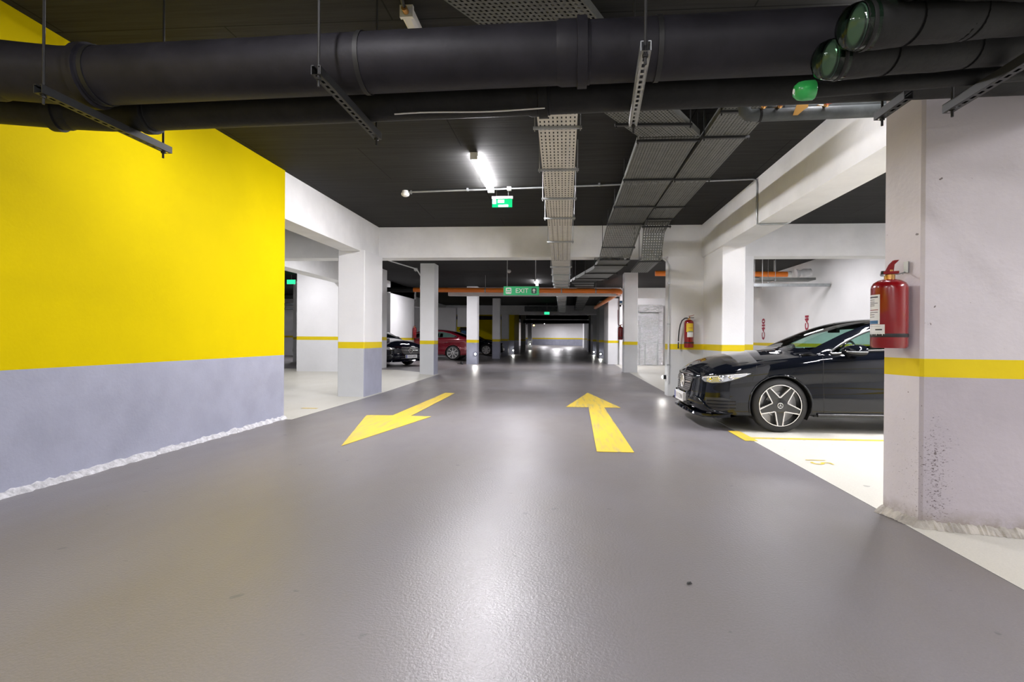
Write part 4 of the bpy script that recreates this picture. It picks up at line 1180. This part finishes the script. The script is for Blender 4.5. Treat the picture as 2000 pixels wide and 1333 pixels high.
def dense(G, nr, nc):
    A = np.array([[tuple(p) for p in r] for r in G])            # rows, cols, 3
    mir = np.array([1, -1, 1.0])
    A = np.concatenate([(A[1] * mir)[None], A, (A[-2] * mir)[None]], 0)
    rows, rpar = [], []
    for i in range(1, A.shape[0] - 2):
        for k in range(nr):
            rows.append(cr(A[i - 1], A[i], A[i + 1], A[i + 2], k / nr)); rpar.append(i - 1 + k / nr)
    rows.append(A[-2]); rpar.append(A.shape[0] - 3)
    B = np.array(rows)
    B = np.concatenate([(2 * B[:, 0] - B[:, 1])[:, None], B, (B[:, -2] * mir)[:, None]], 1)
    cols, cpar = [], []
    for j in range(1, B.shape[1] - 2):
        for k in range(nc):
            cols.append(cr(B[:, j - 1], B[:, j], B[:, j + 1], B[:, j + 2], k / nc)); cpar.append(j - 1 + k / nc)
    cols.append(B[:, -2]); cpar.append(B.shape[1] - 3)
    D = np.stack(cols, 1)
    D[0, :, 1] = 0; D[-1, :, 1] = 0; D[:, -1, 1] = 0
    D[:, :, 1] = np.maximum(D[:, :, 1], 0)
    return D, rpar, cpar

def inside(poly, x, z):
    c = False
    n = len(poly)
    for i in range(n):
        (x1, z1), (x2, z2) = poly[i], poly[(i + 1) % n]
        if (z1 > z) != (z2 > z) and x < (x2 - x1) * (z - z1) / (z2 - z1) + x1:
            c = not c
    return c

SIDE_WIN = [(1.56, .955), (2.0, .985), (2.6, 1.005), (3.3, 1.03), (3.86, 1.055), (3.62, 1.17), (3.3, 1.255), (2.95, 1.295), (2.6, 1.302), (2.25, 1.262), (1.95, 1.175)]

def smooth_poly(pts, k=6):
    out = []
    n = len(pts)
    for i in range(n):
        p = [np.array(pts[(i + j - 1) % n], float) for j in range(4)]
        for s in range(k):
            out.append(tuple(cr(*p, s / k)))
    return out

def wheel(root_, x, y, side, style, name='wheel'):
    """side: +1 or -1, outer face towards y*side"""
    o = (x, y, WHEEL_R)
    ax = (0, side, 0)
    R = WHEEL_R
    tyre = MB().lathe([(R * .79, -.205), (R * .93, -.20), (R * .985, -.185), (R, -.165), (R, -.04), (R * .985, -.02), (R * .93, -.004), (R * .80, .002), (R * .775, -.012), (R * .775, -.19)],
                      o, ax, 48, 0, True).build(name, M['tyre'], root_, 40)
    r = R * .775
    rim = MB()
    rim.lathe([(r, -.004), (r * .985, .002), (r * .955, .001), (r * .94, -.008), (r * .93, -.03), (r * .90, -.15), (r * .985, -.17)], o, ax, 48, 1, True)
    O = Vector(o)
    u0, v0 = Vector((1, 0, 0)), Vector((0, 0, 1))
    nrm = Vector(ax)
    def P(rad, ang, off):
        return O + (u0 * math.sin(ang) + v0 * math.cos(ang)) * rad + nrm * off
    def bar(a0, r0, w0, a1, r1, w1, off, dep, m):
        p, q = P(r0, a0, off[0]), P(r1, a1, off[1])
        d = (q - p).normalized()
        s = d.cross(nrm).normalized()
        rim.prism([p - s * w0, p + s * w0, q + s * w1, q - s * w1], nrm * -dep, m)
    if style == 'star':
        rim.lathe([(r, .0), (r * .985, .004), (r * .955, .0035), (r * .95, -.004)], o, ax, 56, 0, True)
        for k in range(5):
            a = PI + 2 * PI * k / 5
            bar(a, .05, .042, a, r * .95, .026, (-.014, -.008), .035, 1)
            for sg in (-1, 1):
                ang2 = a + sg * .118
                bar(a + sg * .56, .098, .0055, ang2, r * .955, .0065, (-.006, -.002), .03, 0)
                bar(a + sg * .56, .098, .0055, a + sg * .63, .094, .0055, (-.006, -.006), .03, 0)
        rim.lathe([(.085, -.03), (.088, -.012), (.07, -.008), (.001, -.008)], o, ax, 28, 1)
    else:
        for k in range(style):
            a = 2 * PI * k / style
            bar(a, .04, .014, a, r * .96, .022, (-.012, -.006), .03, 0)
        rim.lathe([(.07, -.03), (.07, -.008), (.001, -.004)], o, ax, 24, 0)
        rim.lathe([(r, .0), (r * .985, .004), (r * .94, .002), (r * .93, -.01)], o, ax, 48, 0, True)
    rim.build('rim', [M['alloy'] if style == 'star' else M['silver_rim'], M['rim_black']], tyre, 30)
    MB().lathe([(.15, -.10), (.15, -.085), (.09, -.083), (.08, -.06), (.001, -.06)], o, ax, 32).lathe([(r * .99, -.12), (.001, -.125)], o, ax, 24).build('brake_disc', M['disc'], tyre, 30)
    cal = MB()
    for k in range(7):
        a0 = -PI / 2 - .45 + k * .13
        p = P(.12, a0, -.075)
        cal.obox(p, (P(1, a0, 0) - O), nrm, (P(1, a0 + PI / 2, 0) - O), .028, .022, .011)
    cal.build('brake_caliper', M['steel_dark'], tyre)
    cap = MB().lathe([(.034, -.008), (.034, .002), (.031, .004), (.027, .002), (.027, -.004)], o, ax, 24, 0, True)
    cap.lathe([(.028, -.006), (.028, .0005), (.001, .0005)], o, ax, 24, 1)
    for k in range(3):
        a = 2 * PI * k / 3
        p, q = P(0, 0, .0035), P(.028, a, .0035)
        d = (q - p).normalized(); s = d.cross(nrm)
        cap.prism([p - s * .005, p + s * .005, q], nrm * -.003, 0)
    cap.build('centre_cap', [M['silver_rim'], M['rim_black']], tyre, 40)

def make_car(label, paint, style, loc, rz, detail=True, plate='B 115 ZNN', glass='glass', tail_lamp='tail', front=True):
    t = root('car', (0, 0, 0), label, 'car')
    D, rp, cp = dense(control_grid(), 8, 5)
    nr, nc = D.shape[:2]
    V = []
    idx = {}
    for s in (1, -1):
        for i in range(nr):
            for j in range(nc):
                x, y, z = D[i, j]
                if s == -1 and y < 1e-6:
                    idx[(s, i, j)] = idx[(1, i, j)]
                    continue
                idx[(s, i, j)] = len(V)
                V.append(Vector((x, y * s, z)))
    faces, kinds = [], []
    win = smooth_poly(SIDE_WIN)
    raw = []
    for s in (1, -1):
        for i in range(nr - 1):
            for j in range(nc - 1):
                q = [idx[(s, i, j)], idx[(s, i, j + 1)], idx[(s, i + 1, j + 1)], idx[(s, i + 1, j)]]
                if s == -1: q = q[::-1]
                u = []
                for k in q:
                    if k not in u: u.append(k)
                if len(u) >= 3: raw.append((u, (rp[i] + rp[i + 1]) / 2, (cp[j] + cp[j + 1]) / 2))
    # wheel arches: drop faces inside, pull the rim of the hole onto the circle
    def in_arch(p):
        for wx in WX:
            if abs(p.y) > .6 and math.hypot(p.x - wx, p.z - WHEEL_R) < ARCH_R: return wx
        return None
    snap = {}
    for u, r_, c_ in raw:
        ins = [in_arch(V[k]) for k in u]
        if all(ins): continue
        for k, wx in zip(u, ins):
            if wx: snap[k] = wx
        ctr = sum((V[k] for k in u), Vector()) / len(u)
        kind = 'body'
        if c_ > 6.6 and inside(win, ctr.x, ctr.z) and abs(ctr.y) > .45 and c_ < 8.6: kind = 'glass'
        elif 9.25 < r_ < 12.1 and c_ > 8.35: kind = 'wind'
        elif 15.6 < r_ < 17.6 and c_ > 8.35: kind = 'rear'
        faces.append(u); kinds.append(kind)
    for k, wx in snap.items():
        d = Vector((V[k].x - wx, 0, V[k].z - WHEEL_R))
        d = d.normalized() * ARCH_R if d.length > 1e-6 else Vector((0, 0, ARCH_R))
        V[k].x, V[k].z = wx + d.x, WHEEL_R + d.z
    bvh = BVHTree.FromPolygons(V, faces)
    def sub(kind, name, mt, par):
        f = [u for u, k in zip(faces, kinds) if k == kind]
        used = sorted({k for u in f for k in u})
        mp = {k: i for i, k in enumerate(used)}
        return MB().add([V[k] for k in used], [tuple(mp[k] for k in u) for u in f]).build(name, mt, par, 60)
    body = sub('body', 'body_shell', M[paint], t)
    gm = M[glass]
    kinds = [('glass_a' if sum(V[k].y for k in u) > 0 else 'glass_b') if k_ == 'glass' else k_ for u, k_ in zip(faces, kinds)]
    sub('glass_a', 'side_window', gm, t)
    sub('glass_b', 'side_window', gm, t)
    sub('wind', 'windscreen', gm, t)
    sub('rear', 'rear_window', gm, t)
    # ---- projecting things on to the shell
    def hit(o, d):
        r = bvh.ray_cast(Vector(o), Vector(d).normalized())
        return (r[0], r[1]) if r[0] is not None else (None, None)
    def patch(outline, org, d, off=.004, step=.03, thick=0.0):
        d = Vector(d).normalized()
        h = Vector((d.y, -d.x, 0)).normalized()
        if d.y < 0 or (abs(d.y) < 1e-6 and d.x < 0): h = -h
        org = Vector(org)
        pts = []
        n = len(outline)
        for i in range(n):
            a, b = Vector(outline[i]), Vector(outline[(i + 1) % n])
            m_ = max(1, int((b - a).length / step))
            pts += [a.lerp(b, k / m_) for k in range(m_)]
        ne = len(pts)
        edges = [(i, (i + 1) % ne) for i in range(ne)]
        x0, x1 = min(p.x for p in pts), max(p.x for p in pts)
        z0, z1 = min(p.y for p in pts), max(p.y for p in pts)
        poly = [(p.x, p.y) for p in pts]
        x = x0 + step / 2
        inner = []
        while x < x1:
            z = z0 + step / 2
            while z < z1:
                if inside(poly, x, z): inner.append(Vector((x, z)))
                z += step
            x += step
        vs, es, fs = geometry.delaunay_2d_cdt(pts + inner, edges, [], 1, 1e-5)[:3]
        out, ok = [], []
        for p in vs:
            o = org + h * p.x + Vector((0, 0, p.y)) - d * 3
            q, nn = hit(o, d)
            if q is None:
                out.append(None)
            else:
                if nn.dot(d) > 0: nn = -nn
                out.append(q + nn * off)
        fs = [f for f in fs if all(out[k] is not None for k in f)]
        out = [p if p is not None else Vector() for p in out]
        rimp = [p for p in out[:ne]]
        return MB().add(out, fs), rimp
    def trim(pts, r, name, mt, par, closed=False, n=6):
        pts = [p for p in pts if p.length > 1e-6]
        if closed: pts = pts + [pts[0]]
        return MB().tube(pts, r, n).build(name, mt, par, 60)
    def line(pts2, org, d, off=.002, step=.03):
        d = Vector(d).normalized()
        h = Vector((d.y, -d.x, 0)).normalized()
        if d.y < 0 or (abs(d.y) < 1e-6 and d.x < 0): h = -h
        out = []
        for a, b in zip(pts2[:-1], pts2[1:]):
            a, b = Vector(a), Vector(b)
            m_ = max(1, int((b - a).length / step))
            for k in range(m_ + 1):
                p = a.lerp(b, k / m_)
                q, nn = hit(Vector(org) + h * p.x + Vector((0, 0, p.y)) - d * 3, d)
                if q is not None:
                    if nn.dot(d) > 0: nn = -nn
                    out.append(q + nn * off)
        return out
    # floor pan, arch liners
    fp = MB().box(.25, 4.5, -.62, .62, .19, .23)
    fp.box(.25, .55, -.80, .80, .19, .23).box(1.38, 3.3, -.84, .84, .19, .23).box(4.1, 4.5, -.75, .75, .22, .27)
    fp.build('floor_pan', M['interior'], t)
    for wx in WX:
        for s in (1, -1):
            mb = MB()
            n = 24
            vs, fs = [], []
            for k in range(n + 1):
                a = -.5 + (PI + 1.0) * k / n
                for yy in (.895, .58):
                    vs.append((wx + ARCH_R * math.cos(a), yy * s, WHEEL_R + ARCH_R * math.sin(a)))
                if k:
                    fs.append((2 * k - 2, 2 * k - 1, 2 * k + 1, 2 * k))
            vs += [(wx + ARCH_R * math.cos(-.5 + (PI + 1) * k / n), .58 * s, WHEEL_R + ARCH_R * math.sin(-.5 + (PI + 1) * k / n)) for k in range(n + 1)]
            b0 = 2 * (n + 1)
            fs.append(tuple(range(b0, b0 + n + 1)))
            mb.add(vs, fs).build('arch_liner', M['black'], t, 50)
            wheel(t, wx, s * .895, s, style)
            # proud lip round the arch
            lip = []
            for k in range(25):
                a = -.42 + (PI + .84) * k / 24
                q, nn = hit((wx + (ARCH_R + .012) * math.cos(a), s * 3, WHEEL_R + (ARCH_R + .012) * math.sin(a)), (0, -s, 0))
                if q is not None: lip.append(q)
            if len(lip) > 4: trim(lip, .011, 'arch_lip', M[paint], t, n=8)
    # windows: seals, pillars, chrome
    for s in (1, -1):
        ring = []
        for x, z in win:
            q, nn = hit((x, s * 3, z), (0, -s, 0))
            if q is not None: ring.append(q + Vector((0, s * .004, 0)))
        trim(ring, .013, 'window_seal', M['plastic_black'], t, True, 8)
        top = [p + Vector((0, s * .006, .012)) for p in ring[::1]]
        trim(top, .006, 'window_chrome', M['chrome'], t, True, 8)
        mb = MB()
        for a, b in (((2.76, 1.0), (2.90, 1.31)),):
            for k in range(2):
                pass
            pp, _ = patch([(2.70, 1.0), (2.82, 1.0), (2.92, 1.30), (2.82, 1.30)], (0, 0, 0), (0, -s, 0), .005, .05)
            if s == 1:
                pp, _ = patch([(-2.70, 1.0), (-2.82, 1.0), (-2.92, 1.30), (-2.82, 1.30)], (0, 0, 0), (0, -1, 0), .005, .05)
            pp.build('centre_pillar', M['plastic_black'], t)
    # ---- cabin
    cab = MB()
    cab.box(1.55, 4.1, -.74, .74, .24, .50)
    cab.prism([(1.30, -.74, .55), (1.30, -.74, .93), (1.72, -.74, .96), (1.86, -.74, .88), (1.80, -.74, .55)], (0, 1.48, 0))
    cab.build('cabin_floor', M['interior'], t)
    for sy in (-.38, .38):
        for sx in (2.45, 3.35):
            se = MB()
            se.prism([(sx - .25, sy - .24, .50), (sx + .28, sy - .24, .48), (sx + .45, sy - .24, 1.02), (sx + .36, sy - .24, 1.06), (sx + .18, sy - .24, .62), (sx - .25, sy - .24, .62)], (0, .48, 0))
            se = se.build('seat', M['interior'], t)
            MB().prism([(sx + .36, sy - .13, 1.06), (sx + .46, sy - .13, 1.05), (sx + .48, sy - .13, 1.22), (sx + .41, sy - .13, 1.23)], (0, .26, 0)).build('headrest', M['interior'], se)
    vs = [Vector((1.98 + .04 * math.sin(2 * PI * k / 24), -.38 + .18 * math.cos(2 * PI * k / 24), .93 + .17 * math.sin(2 * PI * k / 24))) for k in range(25)]
    MB().tube(vs, .014, 8, 0, False).box(1.86, 1.98, -.41, -.35, .90, .96).build('steering_wheel', M['interior'], t)
    MB().box(1.98, 2.02, -.12, .12, 1.215, 1.285).box(2.0, 2.06, -.015, .015, 1.27, 1.34).build('rear_view_mirror', M['plastic_black'], t)
    # ---- seams
    for s in (1, -1):
        k = -1 if s == 1 else 1
        for nm, pl in (('door_seam', [(1.46, .905), (1.455, .60), (1.47, .24)]), ('door_seam', [(2.80, 1.0), (2.80, .6), (2.76, .24)]),
                       ('door_seam', [(3.72, 1.02), (3.55, .62), (3.36, .42)]), ('sill_seam', [(1.38, .265), (2.3, .27), (3.28, .275)]), ('bumper_seam', [(.64, .62), (.68, .72), (.70, .80)])):
            ps = line([(k * x, z) for x, z in pl], (0, 0, 0), (0, -s, 0), .0005)
            if len(ps) > 1: trim(ps, .0028, nm, M['black'], t)
        ps = line([(k * x, z) for x, z in ((1.40, .222), (2.3, .222), (3.30, .23))], (0, 0, 0), (0, -s, 0), .01)
        if len(ps) > 1: trim(ps, .022, 'sill_strip', M['plastic_black'], t, n=8)
        # mirror
        mb = MB()
        m0 = Vector((1.78, s * .985, .985))
        rings = []
        for i, (f, ry, rzz) in enumerate(((-.15, .02, .012), (-.135, .07, .038), (-.09, .10, .062), (-.02, .115, .075), (.05, .118, .078), (.085, .112, .072), (.09, .10, .062))):
            rings.append([m0 + Vector((f, math.cos(2 * PI * q / 20) * ry, math.sin(2 * PI * q / 20) * rzz * (1.0 if math.sin(2 * PI * q / 20) > 0 else .8))) for q in range(20)])
        vs = [p for r in rings for p in r]
        fs = []
        for i in range(len(rings) - 1):
            for q in range(20):
                fs.append((i * 20 + q, i * 20 + (q + 1) % 20, (i + 1) * 20 + (q + 1) % 20, (i + 1) * 20 + q))
        fs.append(tuple(range(20))[::-1]); fs.append(tuple(range((len(rings) - 1) * 20, len(rings) * 20)))
        mir = MB().add(vs, fs).build('door_mirror', M[paint], t, 50)
        MB().tube([(1.76, s * .86, .945), (1.77, s * .93, .955), (1.78, s * .97, .965)], [.03, .024, .022], 10).build('mirror_stalk', M['plastic_black'], mir, 50)
        MB().tube([(1.64, s * 1.06, .985), (1.69, s * 1.097, .982), (1.80, s * 1.104, .98), (1.86, s * 1.10, .98)], .006, 6).build('indicator_strip', M['lens'], mir)
        # door handles
        for hx in (2.55, 3.42):
            q, nn = hit((hx, s * 3, .80), (0, -s, 0))
            if q is not None:
                MB().tube([q + Vector((-.11, s * .004, 0)), q + Vector((-.09, s * .03, .004)), q + Vector((.07, s * .03, .008)), q + Vector((.10, s * .004, .01))], .011, 8).build('door_handle', M[paint], t, 50)
        # lamps
        d = Vector((.36, -s * .93, 0)).normalized()
        h = Vector((d.y, -d.x, 0)).normalized()
        if d.y < 0 or (abs(d.y) < 1e-6 and d.x < 0): h = -h
        def hz(x, y, z):
            return (Vector((x, y * s, 0)).dot(h), z)
        o_ = [hz(.105, .66, .648), hz(.20, .78, .668), hz(.36, .87, .690), hz(.56, .89, .708), hz(.655, .90, .712), hz(.56, .89, .668), hz(.42, .875, .618), hz(.30, .84, .585), hz(.20, .79, .578), hz(.13, .71, .590), hz(.108, .67, .615)]
        pp, rim_ = patch(o_, (0, 0, 0), d, .004, .022)
        lampo = pp.build('headlamp', M['lens'], t, 60)
        trim(rim_, .006, 'headlamp_rim', M['plastic_black'], lampo, True)
        for (x, y, z) in ((.185, .77, .620), (.285, .845, .632), (.40, .875, .655)):
            a_, zz = hz(x, y, z)
            q, nn = hit(h * a_ + Vector((0, 0, zz)) - d * 3, d)
            if q is not None:
                if nn.dot(d) > 0: nn = -nn
                MB().lathe([(.026, .002), (.030, .009), (.022, .012), (.018, .006), (.001, .008)], q, nn, 18).build('projector_lens', M['chrome'], lampo, 40)
        ps = []
        for (x, y, z) in ((.125, .69, .640), (.22, .795, .656), (.38, .872, .680), (.58, .893, .700)):
            a_, zz = hz(x, y, z)
            q, nn = hit(h * a_ + Vector((0, 0, zz)) - d * 3, d)
            if q is not None: ps.append(q + (-nn if nn.dot(d) > 0 else nn) * .008)
        if len(ps) > 1: trim(ps, .006, 'daylight_strip', M['label_white'], lampo)
        # side intake of the bumper with slats
        o_ = [hz(.13, .735, .40), hz(.30, .86, .405), hz(.44, .885, .37), hz(.46, .89, .28), hz(.30, .86, .245), hz(.15, .755, .255)]
        pp, rim_ = patch(o_, (0, 0, 0), d, .003, .03)
        it = pp.build('side_intake', M['plastic_black'], t, 60)
        for k in range(3):
            ps = []
            for (x, y) in ((.15, .755), (.26, .84), (.38, .88), (.45, .89)):
                a_, zz = hz(x, y, .285 + k * .04)
                q, nn = hit(h * a_ + Vector((0, 0, zz)) - d * 3, d)
                if q is not None: ps.append(q + (-nn if nn.dot(d) > 0 else nn) * .008)
            if len(ps) > 1: trim(ps, .007, 'intake_slat', M[paint], it, n=8)
        # raised fang beside the intake
        ps = []
        for (x, y, z) in ((.045, .50, .395), (.08, .64, .375), (.12, .73, .315), (.17, .785, .255), (.26, .84, .225), (.42, .885, .215)):
            q, nn = hit((x - 3 * d.x, y * s - 3 * d.y, z), d)
            if q is not None: ps.append(q + (-nn if nn.dot(d) > 0 else nn) * .004)
        if len(ps) > 2: trim(ps, [.012, .02, .024, .024, .02, .012][:len(ps)], 'bumper_blade', M[paint], t, n=10)
        # tail lamps
        d2 = Vector((-.55, -s * .83, 0)).normalized()
        h2 = Vector((d2.y, -d2.x, 0)).normalized()
        if d2.y < 0: h2 = -h2
        def hz2(x, y, z): return (Vector((x, y * s, 0)).dot(h2), z)
        o_ = [hz2(4.20, .885, .90), hz2(4.45, .84, .93), hz2(4.58, .72, .93), hz2(4.62, .62, .90), hz2(4.60, .68, .80), hz2(4.45, .84, .80)]
        pp, rim_ = patch(o_, (0, 0, 0), d2, .004, .03)
        pp.build('tail_lamp', M[tail_lamp], t, 60)
    # ---- grille, emblem, plate, lips
    g = [(-.40, .555), (-.43, .60), (-.40, .655), (-.30, .668), (.30, .668), (.40, .655), (.43, .60), (.40, .555), (.36, .455), (.30, .43), (-.30, .43), (-.36, .455)]
    pp, rim_ = patch(g, (0, 0, 0), (1, 0, 0), .003, .04)
    gr = pp.build('grille', M['plastic_black'], t, 60)
    trim(rim_, .008, 'grille_frame', M['plastic_black'], gr, True, 8)
    pins = MB()
    for a in range(-15, 16):
        for b in range(10):
            yy, zz = a * .027 + (.0135 if b % 2 else 0), .445 + b * .0235
            if inside(g, yy * .96, zz) and inside(g, yy * 1.05, zz) and math.hypot(yy, zz - .55) > .105 and abs(zz - .55) > .02:
                q, nn = hit((-3, yy, zz), (1, 0, 0))
                if q is not None:
                    p = q + Vector((-.007, 0, 0))
                    pins.add([p + Vector((0, .006, 0)), p + Vector((0, 0, .0045)), p + Vector((0, -.006, 0)), p + Vector((0, 0, -.0045)), p + Vector((-.004, 0, 0))], [(0, 1, 4), (1, 2, 4), (2, 3, 4), (3, 0, 4)])
    tag(pins.build('grille_pins', M['silver_rim'], gr), None, None, None, 'stuff')
    for sg in (-1, 1):
        ps = line([(sg * .10, .552), (sg * .25, .556), (sg * .40, .562)], (0, 0, 0), (1, 0, 0), .012)
        trim(ps, .011, 'grille_bar', M['chrome'], gr, n=8)
    q, _ = hit((-3, 0, .55), (1, 0, 0))
    em = MB().lathe([(.086, -.006), (.097, .004), (.086, .014), (.075, .004)], q + Vector((-.012, 0, 0)), (-1, 0, 0), 36, 0, True)
    for k in range(3):
        a = 2 * PI * k / 3
        dirv = Vector((0, math.sin(a), math.cos(a)))
        sd = Vector((0, math.cos(a), -math.sin(a)))
        c0 = q + Vector((-.02, 0, 0))
        em.add([c0 + sd * .014 + Vector((.008, 0, 0)), c0 - sd * .014 + Vector((.008, 0, 0)), c0 + dirv * .084 + Vector((.006, 0, 0)), c0 + Vector((-.008, 0, 0))], [(0, 2, 3), (2, 1, 3), (1, 0, 3)])
    em.build('emblem', M['silver_rim'], gr, 40)
    MB().lathe([(.079, 0), (.079, .006)], q + Vector((-.008, 0, 0)), (-1, 0, 0), 30).build('emblem_back', M['rim_black'], gr)
    zc = .345
    xs_ = min(hit((-3, yy, zz), (1, 0, 0))[0].x for yy in (0, .1, -.1) for zz in (zc - .05, zc, zc + .05)) - .018
    bp = MB().box(xs_ - .012, xs_ + .03, -.265, .265, zc - .058, zc + .058).build('number_plate', M['plate'], t)
    MB().text(plate, .088, (xs_ - .0125, -.02, zc), (0, -1, 0), (0, 0, 1), .002).build('plate_lettering', M['ink'], bp)
    MB().box(xs_ - .0135, xs_ - .012, .222, .262, zc - .055, zc + .055).build('plate_band', M['plate_blue'], bp)
    MB().prism([(xs_, y_, z_) for y_, z_ in ((-.50, .27), (.50, .27), (.44, .30), (-.44, .30))], (.04, 0, 0)).build('lower_intake', M['black'], t)
    ps = [Vector((x, y, z)) for x, y, z in ((.40, -.885, .185), (.25, -.845, .172), (.10, -.735, .168), (.02, -.55, .175), (-.02, -.30, .19), (-.025, 0, .195))]
    ps = ps + [Vector((p.x, -p.y, p.z)) for p in ps[-2::-1]]
    lip = MB()
    vs, fs = [], []
    for i, p in enumerate(ps):
        inw = Vector((.12, -.10 * (1 if p.y > 0 else -1) * (abs(p.y) > .5), 0))
        vs += [p + Vector((0, 0, .028)), p + Vector((-.012, 0, .004)), p - Vector((0, 0, .012)), p + inw - Vector((0, 0, .004)), p + inw + Vector((0, 0, .045))]
        if i:
            for k in range(5):
                fs.append(((i - 1) * 5 + k, (i - 1) * 5 + (k + 1) % 5, i * 5 + (k + 1) % 5, i * 5 + k))
    lip.add(vs, fs).build('front_splitter', M[paint], t, 35)
    # rear plate and bumper insert
    MB().box(4.665, 4.70, -.26, .26, .62, .73).build('number_plate', M['plate'], t)
    MB().box(4.60, 4.68, -.55, .55, .26, .40).build('rear_diffuser', M['plastic_black'], t)
    t.location, t.rotation_euler = loc, (0, 0, rz)
    return t

NOSE_A = (-5.45, 18.55, .12)
make_car('glossy black saloon with five spoke star wheels parked nose out beside the scuffed pillar', 'car_black', 'star', (1.58, 7.53, 0), 0)
make_car('blue black saloon with pale ten spoke wheels seen between the first two striped columns', 'car_navy', 10, NOSE_A, PI - .5, plate='B 27 LMV')
make_car('dark red car with silver wheels seen between the second and third striped columns', 'car_red', 8, (-8.90, 25.2, .12), 0, glass='glass', plate='B 62 KTR')
make_car('far black car with dark wheels behind the thin striped column', 'car_black', 7, (-3.95, 33.6, .10), PI, plate='B 80 VDS')
make_car('black car of which only a dark end shows behind the lit white wall', 'car_navy', 10, (-9.3, 27.15, .12), PI, plate='B 41 CGT')
